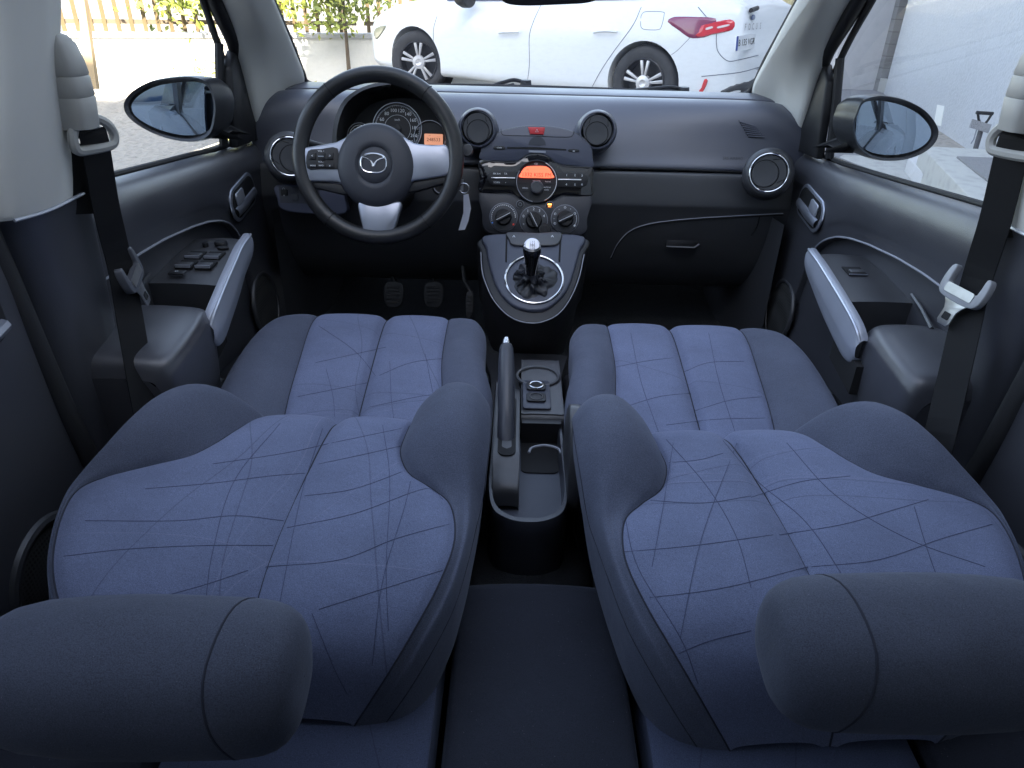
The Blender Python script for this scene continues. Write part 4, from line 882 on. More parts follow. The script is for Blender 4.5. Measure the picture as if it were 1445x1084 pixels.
# binnacle face with three dials
BI=Fr(IC.p(0,0,-.04),IC.x,IC.y)
bi=plate(BI,[(492,215),(494,188),(503,178),(518,173),(532,168),(540,156),(552,150),(563,149),(578,151),(588,158),(594,168),(606,171),(618,177),(626,190),(627,215)],-.03,.0,'dial_plate',K['black'],dash)
def dial(x,y,R,name,rings=('silverlight',)):
    f=BI.at(x,y); d=MB().lathe(f,[(R,.0),(R*.985,.006),(R*.95,.004),(R*.94,.001),(0,.001)],48).build(name,K['gloss'] if False else K['black'],bi)
    MB().ring(f,R*.975,R*.022,48,6,c=.006).build('dial_ring',K['silverlight'],d); return f,d
f,d=dial(561,182,.062,'speedometer')
m=MB()
for i in range(56):
    a=math.radians(225-i*270/55); r=.0545; q=f.sub(r*math.cos(a),r*math.sin(a),0,math.degrees(a)); w_=.0028 if i%5==0 else .0016; m.box(q,-w_,.0014,-.0005,.0005,.0016,.0020)
for i,v in enumerate(range(0,221,20)):
    a=math.radians(225-i*270/11); m.text(f,.0435*math.cos(a),.0435*math.sin(a),str(v),.0115,.0018)
m.text(f,0,.021,'km/h',.0065,.0018); m.ring(f,.0325,.0004,48,4,c=.0016)
m.build('dial_print',K['white'],d)
MB().ring(f,.0555,.0016,48,4,c=.0012,a0=math.radians(-40),a1=math.radians(220)).build('scale_ring',K['silverlight'],d)
MB().lathe(f,[(.010,.002),(.009,.007),(0,.008)],24).build('needle_hub',K['black'],d)
f,d=dial(508,192,.031,'rev_counter')
m=MB()
for i,v in enumerate('012345678'):
    a=math.radians(225-i*30); m.text(f,.019*math.cos(a),.019*math.sin(a),v,.0085,.0018)
m.ring(f,.0255,.0006,40,4,c=.0016,a0=math.radians(70),a1=math.radians(225)); m.build('dial_print',K['white'],d)
MB().ring(f,.0255,.0012,24,4,c=.0016,a0=math.radians(5),a1=math.radians(68)).build('red_zone',K['redp'],d)
f,d=dial(607,194,.040,'trip_display')
q=BI.at(612,197); MB().prism(q,rrect(.046,.026,.002),.001,.0028).build('screen',K['lcd'],d)
m=MB().text(q,0,-.001,'248533',.0115,.0032); m.text(q,-.010,.0085,'◄■' if False else '-=',.006,.0032); m.text(q,.012,.0085,'_ _',.005,.0032); m.build('screen_digits',K['ink'],d)
# ---- lower left switch panel
LP=Fr(Q(440,275,y=1.80),(1,.10,0),(0,.25,.97))
lp=plate(LP,[(389,262),(430,260),(484,257),(487,280),(488,301),(450,302),(415,300),(396,294),(391,280)],-.05,.004,'switch_panel',mat('panel_blue_grey',(.13,.14,.20),.42,bump=.2),dash,bev=.004,n=3)
sb=MB().prism(LP,pp(LP,[(394,263),(452,265),(450,288),(396,286)]),.004,.0048).build('switch_block',K['pad'],lp)
for x,y in ((402,272),(417,268),(417,279),(432,269),(432,280)):
    f=LP.at(x,y); MB().prism(f,rrect(.017,.015,.002),.0048,.0075).build('dash_switch',K['pad'] if x>405 else K['black'],lp,bev=.0006)
m=MB(); m.text(LP.at(402,277),0,0,'▲' if False else '^',.01,.008); m.ring(LP.at(401,267),.003,.0006,10,4,c=.006); m.build('switch_print',K['white'],lp)
# stalks, ignition lock
SC=Q(533,228,y=1.66)
col=thing('steering_column','black steering column behind the wheel with two stalks and ignition lock','steering column',(SC.x,1.75,.85))
MB().tube([Q(533,238,y=1.60),Q(545,250,y=1.72),Q(550,262,y=1.86)],[.052,.066,.072],20,flat=.85).build('column_shroud',K['black'],col)
MB().tube([Q(470,212,y=1.69),Q(445,206,y=1.66),Q(432,201,y=1.65)],[.008,.010,.0085],10).build('light_stalk',K['black'],col)
MB().tube([Q(610,222,y=1.70),Q(645,214,y=1.66),Q(655,212,y=1.65)],[.007,.009,.010],10).build('wiper_stalk',K['black'],col)
c=Q(659,212,y=1.63); fk=Fr(c,(1,0,0),(0,.3,.95)); MB().lathe(fk,[(.0125,-.02),(.0135,0),(.0125,.006),(0,.007)],24).build('stalk_end',K['plas'],col)
fk=Fr(Q(622,263,y=1.74),(1,0,0),(0,.3,.95)); il=MB().lathe(fk,[(.022,-.03),(.022,.0),(.019,.004),(.014,.004),(.014,-.003),(0,-.003)],28).build('ignition_lock',K['black'],col)
MB().ring(fk,.0165,.0012,28,6,c=.0045).build('lock_ring',K['dim'],il)
# key and tag
key=thing('ignition_key','small key ring with a folded white paper tag hanging beside the steering wheel','key',Q(655,262,y=1.62))
kf=Fr(Q(655,266,y=1.63),(1,0,0),(0,.2,1))
MB().ring(kf,.011,.0012,24,6).build('key_ring',K['chrome'],key)
MB().prism(Fr(Q(652,262,y=1.64),(1,0,0),(0,.2,1)),[(-.003,-.012),(.003,-.012),(.003,.014),(-.003,.014)],-.001,.001).build('key_blade',K['steel'],key)
tg=MB().prism(Fr(Q(655,300,y=1.625),(1,0,.0),(0,.05,1)),[Fr(Q(655,300,y=1.625),(1,0,0),(0,.05,1)).px(*p) for p in ((654,275),(661,274),(664.5,294),(661,312),(656,324),(647,325),(654,300))],-.0008,.0008)
tg.build('paper_tag',mat('paper',(.62,.64,.72),.7),key)
# ============================================================ STEERING WHEEL
sw=thing('steering_wheel','black leather steering wheel with silver spokes and winged badge on its hub','steering wheel',Q(533,222,y=1.58))
SW=Fr(Q(533.5,221.5,y=1.58),(1,0,.0),(0,.36,.93))
rim=MB().ring(SW,.1695,.0172,96,16,sx=1.0,sy=1.01).build('rim',K['leather'],sw)
for a in (128,52,232,308):
    t=math.radians(a); p=SW.p(.1695*math.cos(t),.1712*math.sin(t)); tv=SW.x*-math.sin(t)+SW.y*math.cos(t)
    ff=Fr(p,SW.n,tv.cross(SW.n)); MB().ring(ff,.0174,.0009,24,6).build('rim_seam',K['deep'],rim)
# stitching on the inside of the rim
m=MB()
for i in range(150):
    t=2*math.pi*i/150; r0=.1695-.0165
    if abs(math.degrees(t)%360-270)<18: continue
    m.tube([SW.p(r0*math.cos(t)+0,r0*1.01*math.sin(t),.001),SW.p((r0+.004)*math.cos(t+.012),(r0+.004)*1.01*math.sin(t+.012),.0085)],.0007,4)
m.build('rim_stitching',K['dim'],rim)
hubf=SW.at(531,235)
hub=MB().lathe(hubf,[(.088,-.035),(.090,-.012),(.0885,.004),(.083,.013),(.070,.020),(.050,.023),(.043,.0235),(.0395,.021),(.0375,.019),(.036,.0205),(.02,.0225),(0,.023)],64,sx=.97,sy=1.02).build('hub',mat('hub_plastic',(.034,.036,.045),.5,bump=.3,bscale=700,bdist=.0005),sw)
def spoke(P,c,nm,m,thk=.02):
    return MB().prism(SW,smooth2(pp(SW,P),3),c-thk,c).build(nm,m,sw,bev=.004)
ls=[(428,212),(445,207),(475,202),(500,196),(500,262),(478,258),(450,257),(429,255),(425,235)]
spoke(ls,.010,'left_spoke',K['silver'])
rs=[(562,196),(585,203),(610,206),(632,207),(636,228),(635,246),(610,252),(585,256),(562,262)]
spoke(rs,.010,'right_spoke',K['silver'])
spoke([(420,248),(450,256),(490,262),(490,275),(455,268),(430,262)],.002,'left_spoke_base',K['black']); spoke([(640,243),(610,252),(575,258),(575,272),(610,264),(636,256)],.002,'right_spoke_base',K['black'])
spoke([(507,285),(533,291),(566,285),(563,305),(556,326),(545,335),(532,336),(518,333),(512,318)],.010,'lower_spoke',K['silver'])
bp=MB().prism(SW,smooth2(pp(SW,[(437,215),(455,212),(478,211),(478,238),(476,240),(455,240),(436,239)]),3),.010,.013).build('button_pad',K['black'],sw,bev=.001)
for P in ([(439,218),(448,217),(448,227),(439,227)],[(450,217),(461,217),(461,228),(450,228)],[(463,217),(473,217),(473,227),(463,227)],[(440,233),(449,233),(449,238),(440,238)],[(451,233),(461,233),(461,238),(451,238)],[(463,233),(473,233),(473,238),(463,238)]):
    MB().prism(SW,pp(SW,P),.013,.0155).build('wheel_button',K['black'],bp,bev=.001)
m=MB(); m.text(SW.at(443.5,222),0,0,'<',.008,.0160); m.text(SW.at(468,222),0,0,'>',.008,.0160); m.text(SW.at(455.5,215),0,0,'VOL +',.005,.0138); m.text(SW.at(455.5,230),0,0,'VOL -',.005,.0138)
m.text(SW.at(444.5,235.5),0,0,'MODE',.0042,.0160); m.text(SW.at(456,235.5),0,0,'INFO',.0045,.0160); m.text(SW.at(468,235.5),0,0,'x',.006,.0160); m.build('button_print',K['white'],bp)
MB().box(SW.at(455.5,222.5),-.006,.006,-.001,.001,.0155,.0165).build('button_mark',K['silver'],bp)
# badge : ring with wings
BF=Fr(SW.at(530,232).p(0,0,.0225),SW.x,SW.y)
bd=MB()
out=[(.0,-.0205),(.014,-.0195),(.0245,-.013),(.027,-.002),(.026,.007),(.021,.0135),(.011,.0175),(0,.0185),(-.011,.0175),(-.021,.0135),(-.026,.007),(-.027,-.002),(-.0245,-.013),(-.014,-.0195)]
bd.tube([BF.p(a,b) for a,b in smooth2(out,4)],.0019,8,closed=True)
for s_ in (-1,1):
    w_=smooth2([(s_*.0235,.0105),(s_*.015,.0085),(s_*.006,.003),(0,-.0075)],5,False)
    n=len(w_); bd.tube([BF.p(a,b) for a,b in w_],[lerp(.0010,.0030,i/(n-1)) for i in range(n)],8)
bdo=bd.build('badge',K['chrome'],hub)
m=MB(); m.text(SW.at(530,270),0,.002,'SRS',.0105,.0200); m.text(SW.at(530,270),0,-.006,'AIRBAG',.0075,.0190); 
m.build('airbag_lettering',mat('hub_emboss',(.016,.017,.022),.5),hub)
m=MB()
for x in (494,566):
    f=SW.at(x,215); m.text(f,0,0,'b=' if x<530 else '=d',.009,.020)
m.build('horn_symbols',K['leather'],hub)
# ============================================================ CENTRE CONSOLE
con=thing('centre_console','dark centre console with gear surround, cup holder, sockets and long open tray','console',(0,1.2,.3))
CN=Fr((0,1.45,.569),(1,0,0),(0,.23,.131))
rimP=[(678,335),(678.5,355),(679.7,377),(684,395),(695,420),(712,440),(730,451),(751,455),(769,452),(788,442),(804,422),(817,392),(824.5,358),(829,335),(757,331)]
cb=plate(CN,rimP,-.22,-.004,'console_body',K['black'],con,bev=.006)
inP=[(684,334),(686,352),(690,374),(701,407),(719,429),(736,437.5),(754,440),(773,436.5),(793,420),(804,402),(811,381),(818,355),(823,335),(757,331)]
MB().tube([CN.p(a,b,-.003) for a,b in smooth2(pp(CN,rimP[1:-2]),5,False)],.0012,6).build('console_edge',K['dim'],cb)
cs=plate(CN,inP,-.02,.006,'gear_surround',mat('surround_blue_grey',(.050,.055,.078),.4,bump=.2),con,bev=.006)
RF=CN.at(752.5,398)
a0,b0=CN.px(713,398); a1,b1=CN.px(794,398); rr=(a1-a0)/2
_,bt_=CN.px(752,364); _,bb=CN.px(752,431); ry=(bt_-bb)/2; RF=Fr(CN.p((a0+a1)/2,(bt_+bb)/2,.006),CN.x,CN.y)
MB().ring(RF,rr,.0028,64,8,sx=1,sy=ry/rr,c=.003).build('gear_ring',K['chrome'],cs)
MB().lathe(RF,[(rr*.97,.002),(rr*.93,-.004),(rr*.85,-.008),(0,-.010)],48,sy=ry/rr).build('gear_well',K['boot'],cs)
sq=plate(CN,[(716,332),(757,333),(791,332),(790,344),(784,350),(770,351),(738,351),(722,349),(718,342)],.006,.012,'seat_switch_panel',K['plas'],con,bev=.003,n=3)
for x in (725,779):
    f=CN.at(x,340); MB().text(Fr(f.p(0,0,.0125),f.x,f.y),0,0,'^',.016).build('switch_print',K['white'],sq)
for P in ([(715,335),(714,372)],[(791,335),(789,372)]):
    MB().tube([CN.p(*CN.px(*q),.007) for q in P],.002,6).build('panel_gap',K['deep'],cs)
# rear part of console: tunnel trim, cupholder, sockets, tray
TY=[(1.45,.50),(1.30,.50),(1.22,.505),(1.05,.515),(.90,.525),(.83,.528)]
def trz(y): return interp(TY[::-1],y)
TF=Fr((0,0,.525),(1,0,0),(0,1,0))
tb=MB()
def loopz(P,z0,z1): return [V3((x,y,z0)) for x,y in P]
tray_o=smooth2([(-.063,1.24),(-.064,1.0),(-.064,.90),(-.055,.845),(-.03,.822),(0,.816),(.03,.822),(.055,.845),(.064,.90),(.064,1.0),(.063,1.24)],5,False)
tray_i=smooth2([(-.055,1.24),(-.056,1.0),(-.056,.905),(-.048,.857),(-.025,.833),(0,.829),(.025,.833),(.048,.857),(.056,.905),(.056,1.0),(.055,1.24)],5,False)
rows=[[V3((x,y,.33)) for x,y in tray_o],[V3((x,y,.50)) for x,y in tray_o],[V3((x,y,.521)) for x,y in tray_o],[V3((x*.97,y+.002,.527)) for x,y in tray_o],[V3((x*1.03,y-.002,.527)) for x,y in tray_i],[V3((x,y,.521)) for x,y in tray_i],[V3((x*.98,y+.002,.492)) for x,y in tray_i]]
tr_=MB().grid(rows).build('storage_tray',mat('tray_plastic',(.045,.048,.060),.34,bump=.3,bscale=600,bdist=.0006),con)
MB().prism(TF,[(a*.99,b) for a,b in tray_i],-.045,-.033).build('tray_mat',mat('tray_mat_rubber',(.070,.078,.10),.6,bump=.4,bscale=500,bdist=.0006),tr_)
# forward block with sockets
bk=[]
for y,zt in [(1.33,.50),(1.325,.535),(1.28,.545),(1.20,.545),(1.105,.545),(1.095,.541),(1.088,.53),(1.085,.50)]:
    x0,x1=-.012,.067
    bk.append([V3((x0,y,.44)),V3((x0,y,zt-.008)),V3((x0+.005,y,zt)),V3((.03,y,zt+.001)),V3((x1-.006,y,zt)),V3((x1,y,zt-.008)),V3((x1+.004,y,.44))])
blk=MB().grid(patch(bk,3,3)).build('socket_block',K['plas'],con)
f=Fr(Q(759,531,z=.548),(1,0,0),(0,1,0)); ch_=MB().ring(f,.041,.0035,40,8,sy=.95).build('cup_rim',K['plas'],blk)
MB().lathe(f,[(.040,.002),(.037,-.02),(0,-.021)],36).build('cup_well',K['deep'],blk)
pl_=Fr(Q(757,558,z=.547),(1,0,0),(0,1,0)); MB().prism(pl_,rrect(.052,.105,.006),0,.0035).build('socket_plate',mat('socket_plate_blue',(.035,.038,.055),.4),blk,bev=.001)
for y,cap in ((546,0),(562,1)):
    f=Fr(Q(756.5,y,z=.551),(1,0,0),(0,1,0)); b=MB().prism(f,rrect(.036,.030,.006),0,.0035).build('socket_base',K['black'],blk,bev=.001)
    if cap: MB().ring(f,.012,.0010,28,6,c=.004).build('socket_cap',K['plas'],b)
    else:
        MB().ring(f,.0125,.0022,28,8,c=.004).build('socket_ring',K['chrome'],b); MB().lathe(f,[(.0115,.005),(0,.0045)],24).build('socket_hole',K['deep'],b)
# front face + rear cup hoop
MB().box(TF,-.010,.060,1.075,1.088,-.09,.012).build('block_face',K['black'],blk)
hoop=[V3((x,y,.522)) for x,y in smooth2([(.002,1.005),(.008,1.02),(.030,1.028),(.052,1.020),(.057,1.005)],6,False)]
MB().tube(hoop,.0022,6).build('cup_hoop',K['dim'],tr_)
MB().prism(Fr((.022,1.035,.4925),(1,0,0),(0,1,0)),rrect(.066,.10,.012),0,.002).build('rear_cup_shade',K['deep'],tr_)  # flat black plate, shade of a deep cup put into its colour
# tunnel cover between seats
rows=[]
for y,w_,z in [(1.50,.10,.46),(1.40,.085,.47),(1.33,.078,.485),(1.20,.073,.50),(1.10,.072,.505)]:
    rows.append([V3((-w_-.01,y,.3)),V3((-w_,y,z-.02)),V3((-w_+.01,y,z)),V3((0,y,z+.002)),V3((w_-.01,y,z)),V3((w_,y,z-.02)),V3((w_+.01,y,.3))])
MB().grid(patch(rows,3,3)).build('tunnel_cover',K['black'],con)
# handbrake housing
hb=[]
for y,z in [(1.20,.535),(1.15,.548),(1.0,.552),(.955,.550),(.93,.540),(.895,.528),(.885,.50)]:
    hb.append([V3((-.059,y,.48)),V3((-.0585,y,z-.006)),V3((-.055,y,z)),V3((-.036,y,z+.002)),V3((-.018,y,z)),V3((-.0145,y,z-.006)),V3((-.014,y,.48))])
hbo=MB().grid(patch(hb,3,3)).build('handbrake_housing',K['plas'],con)
MB().prism(Fr((-.036,1.045,.5525),(1,0,0),(0,1,0)),rrect(.030,.19,.014),0,.0012).build('handbrake_slot',K['deep'],hbo)
hbk=thing('handbrake','long black handbrake lever pulled half up with a steel release button','handbrake',(-.036,1.0,.54))
P0=Q(713,655,z=.545); P0=V3((-.037,.985,.53)); P1=Q(714.5,488,y=1.14)
hl=cr([P0,P0.lerp(P1,.35)+V3((0,0,.008)),P0.lerp(P1,.7)+V3((0,0,.008)),P1],8); n=len(hl)
MB().tube(hl,[interp([(0,.0125),(.25,.0135),(.5,.0150),(.8,.0142),(.97,.0125),(1,.0105)],i/(n-1)) for i in range(n)],20,flat=1.15,upv=V3((0,1,1))).build('lever_grip',mat('lever_grip_plastic',(.045,.048,.06),.33,bump=.2,bscale=500,bdist=.0005),hbk)
dr_=(P1-hl[-4]).normalized(); MB().tube([P1,P1+dr_*.010,P1+dr_*.016],[.0070,.0066,.0045],16).build('release_button',K['chrome'],hbk)
# ============================================================ GEAR LEVER
gl2=thing('gear_lever','gear lever with black gloss knob, silver shift pattern cap and folded leather boot','gear lever',RF.o)
top_=Q(751,347,y=1.50); base=RF.p(.0,.0,.0)
bot=Q(749.5,383,y=1.515)
ax=(top_-bot).normalized(); kf=Fr(bot,(1,0,0),V3((0,1,.3))); kf=Fr(bot,V3((1,0,0)),ax.cross(V3((1,0,0))));  
if kf.n.dot(ax)<0: kf=Fr(bot,V3((1,0,0)),-kf.y)
Lk=(top_-bot).length
MB().lathe(kf,[(.0135,-.012),(.0145,0),(.0150,Lk*.25),(.018,Lk*.6),(.0205,Lk*.82),(.0195,Lk*.95),(.015,Lk)],32).build('gear_knob',K['gloss'],gl2)
cf=Fr(top_+ax*.0005,V3((1,0,0)),V3((0,.62,.78)))
cap=MB().lathe(cf,[(.0165,-.008),(.0165,.0),(.0150,.003),(0,.0042)],32).build('knob_cap',K['silverlight'],gl2)
MB().ring(cf,.0168,.0018,32,8,c=-.003).build('cap_ring',K['chrome'],gl2)
m=MB()
for xx in (-.0045,0,.0045): m.box(cf,xx-.0005,xx+.0005,-.005,.005,.0042,.0048)
m.box(cf,-.0045,.0045,-.0005,.0005,.0042,.0048)
for t_,x,y in (('1',-.0045,.0075),('3',0,.0075),('5',.0045,.0075),('2',-.0045,-.0078),('4',0,-.0078),('R',.0045,-.0078)): m.text(cf,x,y,t_,.005,.0042)
m.build('shift_pattern',K['black'],cap)
# boot: wrinkled cone
rows=[]
for j in range(15):
    t=j/14; cpt=RF.p(0,0,-.006).lerp(bot+V3((0,0,0)),t**1.1); r=lerp(rr*.95,.0150,t**.80); row_=[]
    for i in range(64):
        a=2*math.pi*i/64; q=RF.x*math.cos(a)+RF.y*math.sin(a)*lerp(ry/rr,1,t)
        wv=noise.noise(V3((math.cos(a)*2.2,math.sin(a)*2.2,t*3)))*.020+abs(noise.noise(V3((math.cos(a)*4+5,math.sin(a)*4,t*5+a*.3))))*-.024
        row_.append(cpt+q*(r+wv*(math.sin(math.pi*min(1,t*1.1))**.7 if t<.91 else 0))+RF.n*(noise.noise(V3((a*1.2,t*7,3)))*.010*math.sin(math.pi*t)))
    row_.append(row_[0]); rows.append(row_)
MB().grid(rows).build('gear_boot',K['boot'],gl2,sub=1)
# magnetic phone holder ball in front of the heater knobs
hf=Fr(ST.at(767.5,326).p(0,0,.03),ST.x,ST.y)
ph=thing('phone_holder','small black round knurled phone holder under the heater knobs','phone holder',hf.o)
k=MB().lathe(hf,[(.012,-.01),(.0155,.0),(.0155,.008),(.0135,.012),(0,.013)],24).build('holder_head',K['black'],ph)
m=MB()
for xx in (-.008,-.004,0,.004,.008): m.tube([hf.p(xx,-.009,.0125),hf.p(xx,.009,.0125)],.0011,5)
m.build('holder_ribs',K['rubber'],k)
MB().tube([hf.p(0,0,-.01),hf.p(.004,-.01,-.03),hf.p(.006,-.02,-.05)],[.006,.005,.005],8).build('holder_arm',K['black'],ph)
# ============================================================ PEDALS
def pedal(x,y,w_,h_,nm,label,Y=1.90,vertical=False):
    c=Q(x,y,y=Y); f=Fr(c,(1,0,0),(0,.45,.89)); r=thing(nm,label,'pedal',c)
    pd=MB().prism(f,smooth2([(-w_/2,h_/2),(w_/2,h_/2),(w_*.42,-h_/2),(-w_*.42,-h_/2)],4),-.004,.008).build('pedal_pad',mat('pedal_rubber',(.022,.022,.025),.6,bump=.6,bscale=60,bdist=.003),r,bev=.003)
    m=MB()
    for i in range(-2,3): m.box(f,-w_*.38,w_*.38,i*h_*.17-.0025,i*h_*.17+.0025,.008,.0115)
    m.build('pad_ribs',K['rubber'],pd)
    MB().tube([f.p(0,h_*.3,-.004),f.p(.0,h_*.6,-.03),f.p(-.02,h_*1.1,-.04),f.p(-.03,h_*2.4,-.05)],[.007,.006,.006,.006],8).build('pedal_arm',K['black'],r)
pedal(556,416,.050,.062,'foot_pedal','worn clutch pedal, left of the two square foot pedals under the steering wheel')
pedal(612,416,.050,.062,'foot_pedal','worn brake pedal, right of the two square foot pedals under the steering wheel')
pedal(663,430,.020,.062,'foot_pedal','narrow upright accelerator pedal beside the centre console',Y=1.80,vertical=True)
# ============================================================ INTERIOR MIRROR, WIPERS
c=Q(790,-21,y=1.50); f=Fr(c,(1,0,.02),(0,-.15,1))
rv=thing('rear_view_mirror','underside of the black rear view mirror at the top edge of the windscreen','mirror',c)
MB().prism(f,smooth2([(-.11,.0),(-.105,-.025),(-.07,-.032),(0,-.030),(.05,-.027),(.075,-.018),(.082,0),(.082,.04),(0,.045),(-.10,.04)],4),-.012,.018).build('mirror_shell',K['black'],rv,bev=.005)
MB().tube([f.p(0,.03,-.01),f.p(0,.08,-.05)],.009,8).build('mirror_stalk',K['black'],rv)
def wiper(P,lab,kn):
    r=thing('wiper',lab,'wiper',P[0],'windscreen wipers')
    MB().tube(cr(P,5),[.010]*1+[.007]*(5*(len(P)-1)),8,flat=.7).build('wiper_arm',K['black'],r)
    MB().tube([P[0]+V3((0,0,-.02)),P[0]+V3((0,0,.008))],[kn,kn*.8],16).build('wiper_pivot',K['black'],r)
    q=[p+V3((0,-.01,-.012)) for p in P[1:]]; MB().tube(cr(q,4),.005,6).build('wiper_blade',K['rubber'],r)
wiper([Q(742,117,y=2.36),Q(725,113,y=2.36),Q(708,117,y=2.34),Q(680,124,y=2.33),Q(600,126,y=2.30)],'black wiper resting near the middle of the windscreen base',.020)
wiper([Q(965,127,y=2.36),Q(948,123.5,y=2.35),Q(925,125,y=2.34),Q(860,131,y=2.32)],'black wiper at the right end of the windscreen base, below the white car\'s wheel',.020)
# ============================================================ OUTSIDE
def gmat(n,c0,c1,scale,bump,dist,rough=.9,c2=None):
    m,nt,b=newmat(n); N=nt.nodes; L=nt.links; tc=N.new('ShaderNodeTexCoord')
    a=N.new('ShaderNodeTexNoise'); a.inputs['Scale'].default_value=scale; a.inputs['Detail'].default_value=8; a.inputs['Roughness'].default_value=.65
    v=N.new('ShaderNodeTexVoronoi'); v.inputs['Scale'].default_value=scale*2.5
    d=N.new('ShaderNodeTexNoise'); d.inputs['Scale'].default_value=scale*.06; d.inputs['Detail'].default_value=4
    for q in (a,v,d): L.new(tc.outputs['Object'],q.inputs['Vector'])
    r=N.new('ShaderNodeValToRGB'); r.color_ramp.elements[0].position=.35; r.color_ramp.elements[0].color=(*c0,1); r.color_ramp.elements[1].position=.65; r.color_ramp.elements[1].color=(*c1,1)
    ad=N.new('ShaderNodeMath'); ad.operation='MULTIPLY_ADD'; ad.inputs[1].default_value=.35; L.new(v.outputs['Distance'],ad.inputs[0]); 
    s=N.new('ShaderNodeMath'); s.operation='MULTIPLY_ADD'; s.inputs[1].default_value=.5; L.new(d.outputs[0],s.inputs[0]); 
    h=N.new('ShaderNodeMath'); h.operation='MULTIPLY'; h.inputs[1].default_value=.45; L.new(a.outputs[0],h.inputs[0]); L.new(h.outputs[0],s.inputs[2]); L.new(s.outputs[0],ad.inputs[2])
    L.new(ad.outputs[0],r.inputs[0]); L.new(r.outputs[0],b.inputs['Base Color']); b.inputs['Roughness'].default_value=rough
    bp=N.new('ShaderNodeBump'); bp.inputs['Strength'].default_value=bump; bp.inputs['Distance'].default_value=dist; L.new(ad.outputs[0],bp.inputs['Height']); L.new(bp.outputs[0],b.inputs['Normal'])
    return m
GR=gmat('gravel',(.03,.026,.022),(.34,.31,.27),7,1,.06)
CO=gmat('concrete',(.28,.28,.27),(.40,.40,.38),5,.4,.01)
AS=gmat('rough_mat',(.10,.10,.105),(.22,.22,.225),30,.8,.02)
PL=gmat('white_plaster',(.40,.41,.43),(.48,.49,.51),14,.6,.012)
PS=gmat('smooth_plaster',(.42,.43,.44),(.48,.48,.49),3,.2,.01)
g=MB().grid([[V3((x,y,0)) for x in (-80,-20,0,20,80)] for y in (-60,-10,0,15,40,140)]); o=g.build('ground',GR); tag(o,'pale gravel yard surrounding the cars',kind='structure')
def B(name,x0,x1,y0,y1,z0,z1,m,par=None,bev=0,rz=0,piv=None):
    mb=MB().box(G0,x0,x1,y0,y1,z0,z1)
    if rz:
        c=V3(piv); R_=Matrix.Rotation(rz,3,'Z'); mb.v=[c+R_@(p-c) for p in mb.v]
    return mb.build(name,m,par,bev=bev)
# building on the right: near rough-plastered wing, recess, far wing
wA=V3((5.16,10.9,0)); wB=V3((3.66,5.0,0)); wdr=(wB-wA).normalized(); WA=Fr(wA,wdr,(0,0,1))
bd_=thing('house','tall white house with rough plaster wall and grey recessed strip, right of the cars','house',(4.5,6,0))
MB().box(WA,0,17,0,7.0,-3.5 if WA.n.x<0 else 3.5,0).build('rough_wall',PL,bd_)
SN=-1 if WA.n.x>0 else 1   # +1: n faces the yard
# recess strip (grey blocks) seen beside the corner
c2=Q(1225,120,z=.05); c3=Q(1163,118,z=.05)
mt,nt,b=newmat('grey_blocks'); tc=nt.nodes.new('ShaderNodeTexCoord'); br=nt.nodes.new('ShaderNodeTexBrick'); br.inputs['Scale'].default_value=1.6; br.inputs['Color1'].default_value=(.20,.20,.20,1); br.inputs['Color2'].default_value=(.24,.235,.23,1); br.inputs['Mortar'].default_value=(.14,.14,.14,1); br.inputs['Mortar Size'].default_value=.012; br.offset=0
mp=nt.nodes.new('ShaderNodeMapping'); mp.inputs['Rotation'].default_value=(math.pi/2,0,0); nt.links.new(tc.outputs['Object'],mp.inputs[0]); nt.links.new(mp.outputs[0],br.inputs['Vector']); nt.links.new(br.outputs[0],b.inputs['Base Color']); b.inputs['Roughness'].default_value=.8
B('recess_wall',c2.x-.0,c2.x+4,11.2,11.6,0,8.5,mt,bd_)
B('threshold',c2.x-.0,c2.x+1.2,10.95,11.197,0,.18,CO,bd_)
B('far_wall',c3.x,c2.x-.003,c3.y-.25,c3.y+2,0,8.5,PS,bd_)
MB().prism(WA,[WA.px(*p) for p in ((1323,148),(1333,150),(1328,178),(1318,176))],0,SN*.004).build('wall_patch',mat('tape_white',(.80,.80,.76),.6),bd_)
bh=thing('rear_building','grey rendered building behind the camera that shades the yard, seen only in the door mirrors','building',(-2,-8,0))
for x in (-9.5,-6.8,-4.1,-1.6,2.2,5.0):
    for z in (1.0,4.2):
        wf_=B('window_frame',x,x+1.3,-5.998,-5.95,z,z+1.5,mat('frame_grey',(.25,.25,.26),.5) if 'frame_grey' not in bpy.data.materials else bpy.data.materials['frame_grey'],bh); B('pane',x+.08,x+1.22,-5.945,-5.94,z+.08,z+1.42,K['cglass'],wf_)
B('block',-14,.8,-11,-6.0,0,SHH,mat('grey_render2',(.42,.43,.45),.8),bh)
B('block',.803,9,-11,-6.0,0,SHH+2.2,mat('grey_render',(.42,.43,.45),.8,bump=.3,bscale=8,bdist=.01),bh)  # made taller so its shadow takes in the parked car
# paving and steps
pv_=MB().add([Q(1163,119,z=.004),Q(1290,119,z=.004),Q(1330,260,z=.004),Q(1165,240,z=.004)],[(0,3,2,1)]).build('dark_paving',gmat('dark_paving',(.13,.13,.14),(.20,.20,.21),6,.3,.01)); tag(pv_,kind='structure')
plat=thing('concrete_steps','pale concrete platform and steps in front of the rough white wall','steps',(3,4,0))
F0=Fr((0,0,0),(1,0,0),(0,1,0))
def slab(px,zt,zb,nm,m):
    P=[Q(x,y,z=zt) for x,y in px]; return MB().prism(F0,[(p.x,p.y) for p in P],zb,zt).build(nm,m,plat,bev=.008)
slab([(1300,206),(1500,216),(1500,420),(1388,298)],.34,0,'platform',CO)
slab([(1282,222),(1299,206),(1402,318),(1372,318)],.22,0,'step',PS)
slab([(1190,218),(1281,224),(1360,318),(1230,262),(1165,232)],.12,0,'step',CO)
